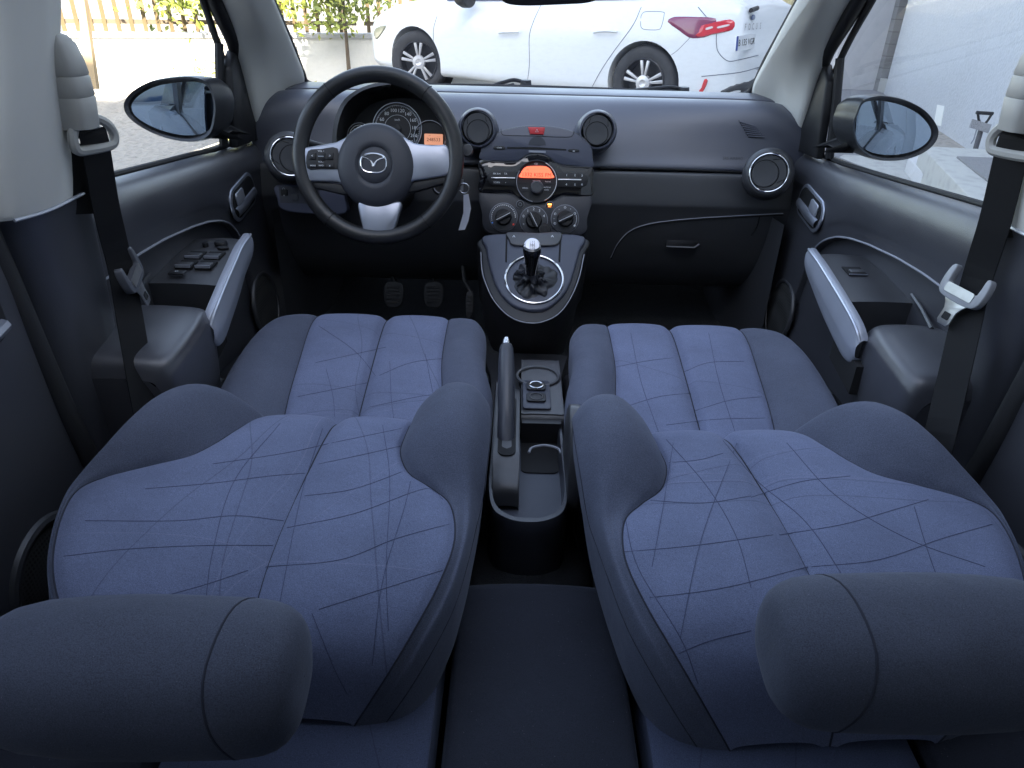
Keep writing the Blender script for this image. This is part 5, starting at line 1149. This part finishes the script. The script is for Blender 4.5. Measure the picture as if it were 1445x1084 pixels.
MB().prism(F0,[(lambda p:(p.x,p.y))(Q(x,y,z=.345)) for x,y in ((1350,222),(1500,228),(1500,330),(1391,254))],.341,.352).build('dark_mat',AS,plat)
# shovel
sp=Q(1376,212,y=6.1); shv=thing('shovel','dark D-handled shovel leaning on the white wall with a grey scrap of board','shovel',sp)
t_=Q(1386,178,y=6.12); MB().tube([sp+V3((-.08,-.03,-.5)),sp,t_],.020,10).build('shaft',mat('shovel_shaft',(.09,.09,.10),.5),shv)
pv=lambda x,y: Q(x,y,y=6.12)
MB().tube([pv(1385.5,179),pv(1381,169),pv(1380,160)],.010,8).build('grip_fork',K['black'],shv); MB().tube([pv(1386.5,179),pv(1394,170),pv(1399,162)],.010,8).build('grip_fork',K['black'],shv); MB().tube([pv(1378,159),pv(1401,160.5)],.014,8).build('grip',K['black'],shv)
bo=thing('board_scrap','grey mottled scrap of board tied to the shovel shaft','board',Q(1382,178,y=6.08))
MB().prism(Fr(Q(1382,178,y=6.09),(1,0,0),(0,.1,1)),[Fr(Q(1382,178,y=6.09),(1,0,0),(0,.1,1)).px(*p) for p in ((1372,168),(1399,176),(1394,188),(1368,180))],-.006,.006).build('board',gmat('mottled',(.08,.08,.09),(.35,.35,.36),40,.4,.01),bo)
MB().tube([pv(1379,180),pv(1376,190),pv(1374,197),pv(1370,203)],.005,6).build('string',K['dim'],bo)
# yard wall with picket fence on the left, behind
wa=V3((-10.5,7.2,0)); wb=V3((3.2,12.3,0)); wd=(wb-wa).normalized(); wn=V3((-wd.y,wd.x,0)); 
WF=Fr(wa,wd,(0,0,1)); Lw=(wb-wa).length
def onwall(x,y): return WF.px(x,y)
zt=[onwall(x,y) for x,y in ((197,49),(345,32),(430,27),(500,14))]
hw=(zt[0][1]+zt[1][1])/2-.10
wall=thing('yard_wall','sunlit white rendered yard wall under the picket fence','wall',wa)
MB().box(WF,-6,Lw,0,hw,-.2,0).build('wall_body',mat('yard_wall_white',(.74,.73,.69),.85,bump=.5,bscale=12,bdist=.02,var=.06,vscale=2),wall)
MB().box(WF,-6,Lw,hw,hw+.05,-.23,.03).build('wall_coping',PS,wall)
for k in range(4):
    a0,a1=-6+k*5,-6+k*5+4.9
    fe=thing('picket_fence',['brown picket fence section at the far left above the yard wall','brown picket fence section seen through the left door window','brown picket fence section above the wall, left of the parked car','brown picket fence section behind the parked car'][k],'fence',WF.p(a0,hw+.05,-.1),'picket fence sections')
    MB().box(WF,a0,a1,hw+.14,hw+.19,-.12,-.09).build('rail',mat('fence_brown',(.16,.12,.08),.8),fe); MB().box(WF,a0,a1,hw+.85,hw+.90,-.12,-.09).build('rail',bpy.data.materials['fence_brown'],fe)
    i=0; a=a0+.03
    while a<a1-.1:
        h_=1.05+.03*math.sin(i*2.1); MB().prism(WF,[(a,hw+.06),(a+.045,hw+.06),(a+.045,hw+h_),(a+.022,hw+h_+.04),(a,hw+h_)],-.085,-.062).build('picket',mat('picket_white',(.13,.09,.04),.8) if 'picket_white' not in bpy.data.materials else bpy.data.materials['picket_white'],fe)
        a+=.145; i+=1
# foliage
def leaves(name,label,cat,cen,rad,n,size,seed,cols,trunk=None,group=None):
    r=random.Random(seed); root=thing(name,label,cat,(cen.x,cen.y,0),group)
    for ci,cc in enumerate(cols):
        mb=MB()
        cl=[V3((r.gauss(0,.45)*rad.x,r.gauss(0,.45)*rad.y,r.gauss(0,.45)*rad.z)) for _ in range(9)]
        for _ in range(n//len(cols)):
            p=cen+r.choice(cl)+V3((r.gauss(0,.20)*rad.x,r.gauss(0,.20)*rad.y,r.gauss(0,.22)*rad.z))
            u=V3((r.gauss(0,1),r.gauss(0,1),r.gauss(0,1))).normalized(); w_=u.orthogonal().normalized(); s_=size*r.uniform(.6,1.3)
            mb.add([p-u*s_,p+w_*s_*.45,p+u*s_,p-w_*s_*.45+u.cross(w_)*s_*.2],[(0,1,2,3)])
        m_,nt,b=newmat(name+'_leaf'); b.inputs['Base Color'].default_value=(*cc,1); b.inputs['Roughness'].default_value=.5
        try: b.inputs['Transmission Weight'].default_value=0; b.inputs['Subsurface Weight'].default_value=.0
        except Exception: pass
        mb.build('foliage',m_,root,smooth=False)
    if 'left door window' not in label and 'weeds' not in label: MB().tube([V3((cen.x,cen.y,0)),cen],[.03,.015],8).build('trunk',mat('bark',(.12,.09,.06),.9),root)
def wp(x,y,d=.0): a,b=WF.px(x,y); return WF.p(a,b,d)
gc=[(.30,.34,.05),(.40,.42,.08),(.18,.22,.04)]
leaves('shrub','yellow green leafy shrub hanging over the yard wall, left of the parked car','shrub',wp(480,-4,.25),V3((.9,.3,.42)),900,.042,3,gc)
leaves('shrub','thin yellow green shoots over the fence seen through the left door window','shrub',wp(270,-6,.15),V3((1.2,.25,.35)),700,.05,4,gc)
leaves('shrub','small pale weeds growing at the foot of the yard wall','shrub',wp(330,108,.2),V3((1.0,.2,.2)),500,.03,5,[(.35,.38,.08),(.45,.42,.12)])
leaves('tree','green tree crown rising behind the picket fence','tree',WF.p(9.0,3.3,-2.2),V3((2.2,1.2,1.3)),5000,.07,6,gc)
leaves('tree','broad green tree crown behind the fence at the far left','tree',WF.p(2.0,3.6,-2.6),V3((2.6,1.2,1.3)),5000,.07,8,gc)
pl_b=thing('wooden_plank','tan wooden plank leaning upright beside the left door pillar','plank',Q(128,130,y=7.6))
MB().prism(Fr(Q(128,133,y=7.6),(1,0,0),(0,.1,1)),[Fr(Q(128,133,y=7.6),(1,0,0),(0,.1,1)).px(*p) for p in ((112,0),(121,0),(139,126),(122,126))],-.03,.03).build('plank',mat('tan_wood',(.45,.33,.19),.8,var=.2,vscale=3),pl_b)
# yellow tiled outbuilding on the right behind the parked car
mt2,nt,b=newmat('yellow_tiles'); tc=nt.nodes.new('ShaderNodeTexCoord'); br=nt.nodes.new('ShaderNodeTexBrick'); br.inputs['Scale'].default_value=1; br.inputs['Brick Width'].default_value=.34; br.inputs['Row Height'].default_value=.34; br.offset=0; br.inputs['Mortar Size'].default_value=.016
br.inputs['Color1'].default_value=(.55,.49,.30,1); br.inputs['Color2'].default_value=(.60,.54,.34,1); br.inputs['Mortar'].default_value=(.36,.33,.22,1)
mp=nt.nodes.new('ShaderNodeMapping'); mp.inputs['Rotation'].default_value=(math.pi/2,0,0); nt.links.new(tc.outputs['Object'],mp.inputs[0]); nt.links.new(mp.outputs[0],br.inputs['Vector']); nt.links.new(br.outputs[0],b.inputs['Base Color']); b.inputs['Roughness'].default_value=.5
yb=thing('tiled_outbuilding','yellow tiled outbuilding behind the tail of the white car','outbuilding',(4,14.5,0))
x0=Q(1068,20,y=14.0).x; x1=Q(1108,20,y=14.0).x; x2=Q(1150,20,y=14.0).x+1
B('tiled_wall',x0,x1-.003,14.0,16,0,4.5,mt2,yb); B('tiled_column',x1,x1+.45,13.8,14.2,0,4.5,mat('yellow_post',(.62,.55,.35),.6),yb); B('tiled_wall',x1+.453,x2,14.3,16,0,4.5,mt2,yb)
gp=Q(1108,84,z=.10); gpt=thing('kerb','low pale kerb with grass behind the white car','kerb',gp)
B('kerb_stone',gp.x-.6,gp.x+1.2,gp.y-.3,gp.y,0,.18,CO,gpt); B('grass_edge',gp.x-.6,gp.x+1.2,gp.y+.003,gp.y+.6,0,.12,mat('grass',(.25,.30,.06),.9,bump=1,bscale=30,bdist=.03,var=.4,vscale=20),gpt)
bk=Q(1107,66,z=.3); bkt=thing('bucket','white plastic bucket standing behind the white car','bucket',bk)
MB().lathe(Fr((bk.x,bk.y,0),(1,0,0),(0,1,0)),[(.20,0),(.25,.62),(.265,.63),(.265,.66),(.23,.66),(.19,.05),(0,.05)],24,cap0=True).build('bucket',mat('bucket_white',(.6,.6,.62),.5),bkt)
pr=thing('thin_rod','thin rod with a dark tip leaning right of the white car','rod',Q(1082,86,y=9.5))
MB().tube([Q(1081,88,y=9.2),Q(1104,26,y=9.6)],.007,6).build('rod',K['dim'],pr); MB().tube([Q(1103.5,27,y=9.6),Q(1104.5,24,y=9.6)],.022,8).build('rod_tip',K['black'],pr)
dk=thing('dark_machine','small dark machine with hose standing behind the tail of the white car','machine',Q(1097,50,y=12))
mb=MB().box(Fr(Q(1093,56,y=12),(1,0,0),(0,0,1)),-.18,.16,-.10,.22,-.2,.1); mb.build('machine_body',K['black'],dk,bev=.03)
MB().tube([Q(1088,45,y=11.9),Q(1098,40,y=11.9),Q(1103,48,y=11.9),Q(1100,62,y=11.9)],.03,8).build('hose',K['rubber'],dk)
MB().box(Fr(Q(1100,60,y=11.8),(1,0,0),(0,0,1)),-.10,.14,-.2,.22,-.1,.1).build('wooden_crate',mat('crate_wood',(.40,.26,.15),.8),dk)
# ============================================================ PARKED WHITE CAR
HD=math.radians(33); dl2=V3((-math.cos(HD),math.sin(HD),0)); dn=V3((math.sin(HD),math.cos(HD),0)); O=Q(905,118,z=.435)-V3((0,0,.335)); print('CAR',O)
def Lp(l,w_,z): return O+dl2*l+dn*w_+V3((0,0,z))
car=thing('parked_car','white hatchback with red tail lamps parked across the front of the windscreen','car',O+dn*.9)
ST_=[ # l, half width, bottom, shoulder z, glass base z, top z, roof half width
 (-.90,.55,.38,.50,.54,.56,.35),(-.885,.68,.28,.56,.62,.645,.55),(-.85,.78,.24,.62,.72,.76,.60),(-.815,.83,.23,.70,.90,.935,.62),(-.78,.85,.22,.74,.985,1.01,.63),(-.70,.872,.22,.76,1.02,1.06,.62),(-.55,.89,.22,.77,1.03,1.20,.58),(-.35,.898,.22,.77,1.03,1.36,.56),(0,.902,.22,.76,1.015,1.42,.57),
 (.6,.903,.20,.75,.985,1.46,.58),(1.2,.903,.19,.74,.965,1.47,.585),(1.7,.902,.19,.74,.95,1.43,.58),(2.1,.90,.20,.74,.945,1.28,.58),(2.45,.90,.20,.74,.94,1.06,.62),(2.62,.90,.22,.74,.93,.985,.66),(2.9,.895,.22,.73,.90,.945,.66),(3.2,.87,.22,.70,.83,.885,.62),(3.42,.80,.24,.62,.72,.78,.55),(3.56,.66,.26,.52,.60,.64,.45),(3.60,.55,.30,.46,.50,.54,.40)]
ST_=[(s_[0]-.07*min(1,max(0,(-.5-s_[0])/.2)),)+s_[1:] for s_ in ST_]
ST_=[(s_[0]+.14*min(1,max(0,(s_[0]-1.7)/.7)),)+s_[1:] for s_ in ST_]
def sect(s_):
    l,hw_,zb,zs,zg,zt_,rh=s_; o=[]
    pts=[(hw_-.10,zb),(hw_-.03,zb+.05),(hw_-.012,(zb+zs)/2-.06),(hw_-.004,(zb+zs)/2+.08),(hw_,zs),(hw_-.018,lerp(zs,zg,.6)),(hw_-.055,zg),(lerp(hw_-.055,rh,.5),lerp(zg,zt_,.55)),(rh+.02,lerp(zg,zt_,.90)),(rh-.08,zt_-.004),(rh*.5,zt_+.0),(0,zt_+.012)]
    L_=[(.9-a,z) for a,z in pts]+[(.9+a,z) for a,z in pts[-2::-1]]
    return [Lp(l,a,z) for a,z in L_]
rows=patch([sect(s_) for s_ in ST_],3,4)
mb=MB().grid(rows,flip=True); n=len(rows[0]); off=(len(rows)-1)*n
mb.f.append(tuple(range(n))); mb.f.append(tuple(range(off+n-1,off-1,-1)))
for j in range(len(rows)-1): mb.f.append((j*n+n-1,j*n,(j+1)*n,(j+1)*n+n-1))
tmp=ob('tmp',mb.v,mb.f,K['paint'])
bmx=MB()
for l in (0,2.84):
    for w0,w1 in ((-.3,.30),(1.5,2.1)): bmx.lathe(Fr(Lp(l,w0,.335),dl2,(0,0,1)),[(.37,0),(.37,(w1-w0))],40,cap0=True,cap1=True)
ct=ob('cut',bmx.v,bmx.f,K['black'])
import bmesh
for o_ in (tmp,ct):
    b_=bmesh.new(); b_.from_mesh(o_.data); bmesh.ops.recalc_face_normals(b_,faces=b_.faces); b_.to_mesh(o_.data); b_.free()
md=tmp.modifiers.new('b','BOOLEAN'); md.object=ct; md.operation='DIFFERENCE'; md.solver='EXACT'
dg=bpy.context.evaluated_depsgraph_get(); dg.update(); me=bpy.data.meshes.new_from_object(tmp.evaluated_get(dg))
body=ob('body',[v.co for v in me.vertices],[tuple(p.vertices) for p in me.polygons],K['paint'],car,ang=45)
for x_ in (tmp,ct): bpy.data.objects.remove(x_)
bb_=bvh(body)
# glass bands cut from the same surface, set a few millimetres proud
def band(l0,l1,c0,c1,name,m,off_=.004,nl=16,nc=8,side=1):
    # rows index by station param
    ls=[s_[0] for s_ in ST_]; o=[]
    D=patch([sect(s_) for s_ in ST_],3,1); # rows at stations, dense columns (3 per ctrl)
    cols=list(zip(*[sect(s_) for s_ in ST_]))
    def P(l,c):
        i=int(c); t=c-i
        def colpt(ci):
            col=cols[ci]
            for k in range(len(ls)-1):
                if ls[k]<=l<=ls[k+1]:
                    u=(l-ls[k])/(ls[k+1]-ls[k]); return cr([col[max(0,k-1)],col[k],col[k+1],col[min(len(ls)-1,k+2)]],8)[8+round(u*8)] if False else col[k].lerp(col[k+1],u)
            return col[-1]
        return colpt(i).lerp(colpt(min(i+1,len(cols)-1)),t)
    for a in range(nl+1):
        l=lerp(l0,l1,a/nl); r=[]
        for c in range(nc+1):
            cc=lerp(c0,c1,c/nc); p=P(l,cc); q=P(l,cc+.05); e=P(l+.03,cc); nr=(q-p).cross(e-p).normalized()
            if nr.dot(p-Lp(1.2,.9,.7))<0: nr=-nr
            r.append(p+nr*off_)
        o.append(r)
    return MB().grid(o).build(name,m,car)
band(1.20,2.40,6.12,8.0,'front_window',K['cglass'],.010); band(.08,1.10,6.12,8.0,'rear_window',K['cglass'],.010); band(-.42,.03,6.3,7.8,'quarter_window',K['cglass'],.010)
band(1.105,1.195,6.05,8.1,'pillar_strip',K['black'],.011,nl=3)
band(-.71,-.36,8.6,13.4,'rear_screen',K['cglass'],.012,nl=12,nc=16)
band(1.78,2.52,8.9,13.1,'windscreen',K['cglass'],.012,nl=12,nc=16)
def seam(P,nm='panel_gap',r_=.004,m=None,off_=.0):
    h=hits(bb_,P,8,off_)
    if len(h)>2: MB().tube(h,r_,5).build(nm,m or mat('gap_grey',(.16,.18,.22),.6) if 'gap_grey' not in bpy.data.materials else bpy.data.materials['gap_grey'],car)
seam([(617,22),(612,40),(612,58),(616,85),(621,116)]); seam([(763,8),(753,30),(747,52),(747,90),(744,118)]); seam([(905,10),(893,36),(866,73),(848,100),(836,122)])
seam([(904,26),(906,20),(912,16.5),(935,17),(937,22),(933,38),(928,42),(912,42),(905,39),(904,30)],r_=.003)
seam([(1011,48),(1011,62),(1014,74),(1027,86),(1045,84),(1070,78)]); seam([(985,10),(991,17),(997,24)]); 
seam([(940,82),(955,72),(975,52)],r_=.0025); seam([(990,108),(1010,106),(1045,102),(1074,94)],r_=.004)
def lamp(px,nm,m,th=.012):
    P=[]; cx=sum(p[0] for p in px)/len(px); cy=sum(p[1] for p in px)/len(px)
    mb=MB(); N_=6; ring_=[]
    pts=smooth2(px,2); 
    V_=[]; ok=True; n=len(pts)
    for k in range(N_+1):
        t=k/N_
        for x,y in pts:
            h=hit(bb_,cx+(x-cx)*t,cy+(y-cy)*t,th if k<N_ else .001)
            if h is None: h=V_[-1] if V_ else None
            if h is None: return
            V_.append(h)
    F_=[((k*n)+i,(k*n)+(i+1)%n,(k+1)*n+(i+1)%n,(k+1)*n+i) for k in range(N_) for i in range(n)]
    return mb.add(V_,F_).build(nm,m,car)
lamp([(942,31),(948,25),(958,23.5),(985,24),(1010,26),(1008,36),(1002,50),(985,54),(972,53),(958,43)],'tail_lamp',K['purplelamp'])
lamp([(988,36),(1000,33),(1014,30),(1030,27.5),(1037,32),(1034,42),(1020,46),(1005,49),(990,53),(978,52),(984,46)],'tail_lamp',K['redlamp'],.016)
lamp([(996,40),(1006,37),(1007,40),(997,43)],'lamp_light',K['lampclear'],.020); lamp([(1012,38),(1030,34),(1030,37),(1013,41)],'lamp_light',K['lampclear'],.020)
lamp([(990,124),(994,112),(999,114),(992,130),(986,129)],'reflector',K['red'],.012)
lamp([(528,50),(530,40),(545,36),(540,46),(532,56)],'headlamp',mat('headlamp',(.30,.30,.22),.2,coat=.6),.012)
lamp([(1015,134),(1030,122),(1050,116),(1078,108),(1078,134)],'bumper_insert',K['plas'],.008)
for P in ([(706,47),(716,45.5),(735,45.5)],[(840,46),(855,44.5),(873,45.5)]):
    h=hits(bb_,P,5,.035)
    if len(h)>2: MB().tube(h,.014,8,flat=.7).build('door_handle',K['paint'],car)
    h=hits(bb_,[(P[1][0]-4,P[1][1]-4),(P[1][0]+10,P[1][1]-4)],5,.004)
# plate, lettering, badge on the tailgate
def flatfr(px0,px1,px2,off_=.012):
    a,b,c=[hit(bb_,*p,0) for p in (px0,px1,px2)]
    ex=(b-a); n=ex.cross(c-a).normalized()
    if n.dot(CP-a)<0: n=-n
    f=Fr(a+n*off_,ex,n.cross(ex)); return f,ex.length
h=hit(bb_,1050,60,0) or Lp(-.90,.9,.72)
PF=Fr(h-dl2*.03,dn,(0,0,1)+(0,0,0) if False else V3((0,0,1))+dl2*.08)
PFc=PF.at(1050.5,60); pw=.52;
(xa,_y),(xb,_y2)=PFc.px(1037,61),PFc.px(1064,58); pw=abs(xb-xa); ph_=pw*.36 if pw<.5 else .17
ya=PFc.px(1050,50)[1]; yb_=PFc.px(1050,71)[1]; ph_=abs(ya-yb_)
pt=MB().prism(PFc,rrect(pw,ph_,.01),0,.012).build('number_plate',K['white'],car)
MB().prism(PFc,rrect(pw*.09,ph_*.94,.004,3,-pw*.445,0),.012,.0135).build('plate_band',mat('plate_blue',(.02,.06,.35),.5),pt)
q=MB().text(PFc,pw*.04,0,'B 135 VGR',ph_*.62,.014); xs=[PFc.px(0,0)]
cx_=PFc.p(pw*.04,0,0); s_=pw*.84/(max((v-cx_).dot(PFc.x) for v in q.v)-min((v-cx_).dot(PFc.x) for v in q.v))
q.v=[v+PFc.x*((v-cx_).dot(PFc.x)*(s_-1)) for v in q.v]; q.build('plate_text',K['deep'],pt)
m=MB()
for i,c_ in enumerate('FOCUS'):
    h=hit(bb_,1051+i*5.2,39-i*.45,.008)
    if h: m.text(Fr(h,PFc.x,PFc.y),0,0,c_,.075)
m.build('tailgate_letters',mat('letter_chrome',(.12,.12,.14),.3,metal=.5),car)
h=hit(bb_,1061,25,.01)
if h: MB().lathe(Fr(h,PFc.x,PFc.y),[(.045,0),(.04,.008),(0,.01)],24,sy=.5).build('oval_badge',mat('oval_blue',(.05,.08,.18),.2,coat=.5),car)
# door mirror
h=Lp(2.0,-.13,1.0); MB().lathe(Fr(h,dn,(0,0,1)),[(.01,-.10),(.09,-.08),(.12,-.02),(.115,.05),(.10,.06),(0,.055)],24,sy=.75).build('door_mirror',K['black'],car)
# rear wiper
MB().tube([hit(bb_,1064,14,.03) or Lp(-.6,.9,1.2),hit(bb_,1055,17,.03) or Lp(-.6,.8,1.2)],.02,8).build('rear_wiper',K['black'],car)
# wheels
def wheel(l,turn):
    c=Lp(l,.11,.335); ex=Matrix.Rotation(turn,3,'Z')@dl2; f=Fr(c,-ex,(0,0,1))
    if f.n.dot(dn)>0: f=Fr(c,ex,(0,0,1))
    tprof=[(.215,.055),(.225,.085),(.26,.095),(.30,.092),(.322,.075),(.330,.045),(.331,.0),(.330,-.045),(.32,-.08),(.29,-.1),(.22,-.1)]
    w_=MB().lathe(f,tprof,56).build('tyre',K['tyre'],car)
    r=MB().lathe(f,[(.222,.088),(.215,.094),(.205,.085),(.198,.04),(.19,-.03),(.05,-.04),(0,-.04)],48).build('rim',mat('rim_dark',(.05,.05,.055),.4,metal=.5),w_)
    sp_=MB()
    for k in range(5):
        g=f.sub(0,0,0,k*72+18)
        for a in (-10,10):
            h=g.sub(0,0,0,a); sp_.prism(h,[(.05,-.010),(.205,-.017),(.207,.017),(.05,.010)],.055,.082)
    sp_.build('rim_spokes',mat('rim_silver',(.50,.50,.52),.3,metal=.5),r,bev=.004)
    MB().lathe(f,[(.075,.05),(.07,.085),(.035,.09),(.03,.086),(0,.086)],24).build('wheel_hub',mat('rim_silver2',(.6,.6,.62),.3,metal=.5),r)
wheel(0,0); wheel(2.84,math.radians(24))
for l in (0,2.84):
    MB().lathe(Fr(Lp(l,.30,.335),dl2,(0,0,1)),[(.37,0),(0,0)],32).build('wheel_liner',K['deep'],car)
# near front wheel arch blackness + underbody already closed by the body
# ============================================================ LIGHT
w=bpy.data.worlds.new('World'); S.world=w; w.use_nodes=True; N=w.node_tree.nodes; L=w.node_tree.links; bg=N['Background']
sky=N.new('ShaderNodeTexSky'); sky.sky_type='NISHITA'; sky.sun_disc=False
SE,AZ=math.radians(SEL),math.radians(168)        # azimuth from +Y towards +X
sky.sun_elevation=SE; sky.sun_rotation=AZ; sky.dust_density=2.0; sky.air_density=1.0; sky.ozone_density=1.0
hs=N.new('ShaderNodeHueSaturation'); hs.inputs['Saturation'].default_value=.68
L.new(sky.outputs[0],hs.inputs['Color']); L.new(hs.outputs[0],bg.inputs[0]); bg.inputs[1].default_value=.15
sd=bpy.data.lights.new('sun','SUN'); sd.energy=4; sd.angle=math.radians(.5); sd.color=(1,.91,.76)
so=bpy.data.objects.new('sun',sd); COL.objects.link(so)
dr=V3((math.sin(AZ)*math.cos(SE),math.cos(AZ)*math.cos(SE),math.sin(SE)))
so.rotation_euler=dr.to_track_quat('Z','Y').to_euler(); so.location=(0,0,12)
S.view_settings.view_transform='Standard'; S.view_settings.look='None'; S.view_settings.gamma=1; S.view_settings.exposure=EXPO
S.render.engine='CYCLES'; S.cycles.max_bounces=8; S.cycles.transparent_max_bounces=12; S.cycles.diffuse_bounces=4
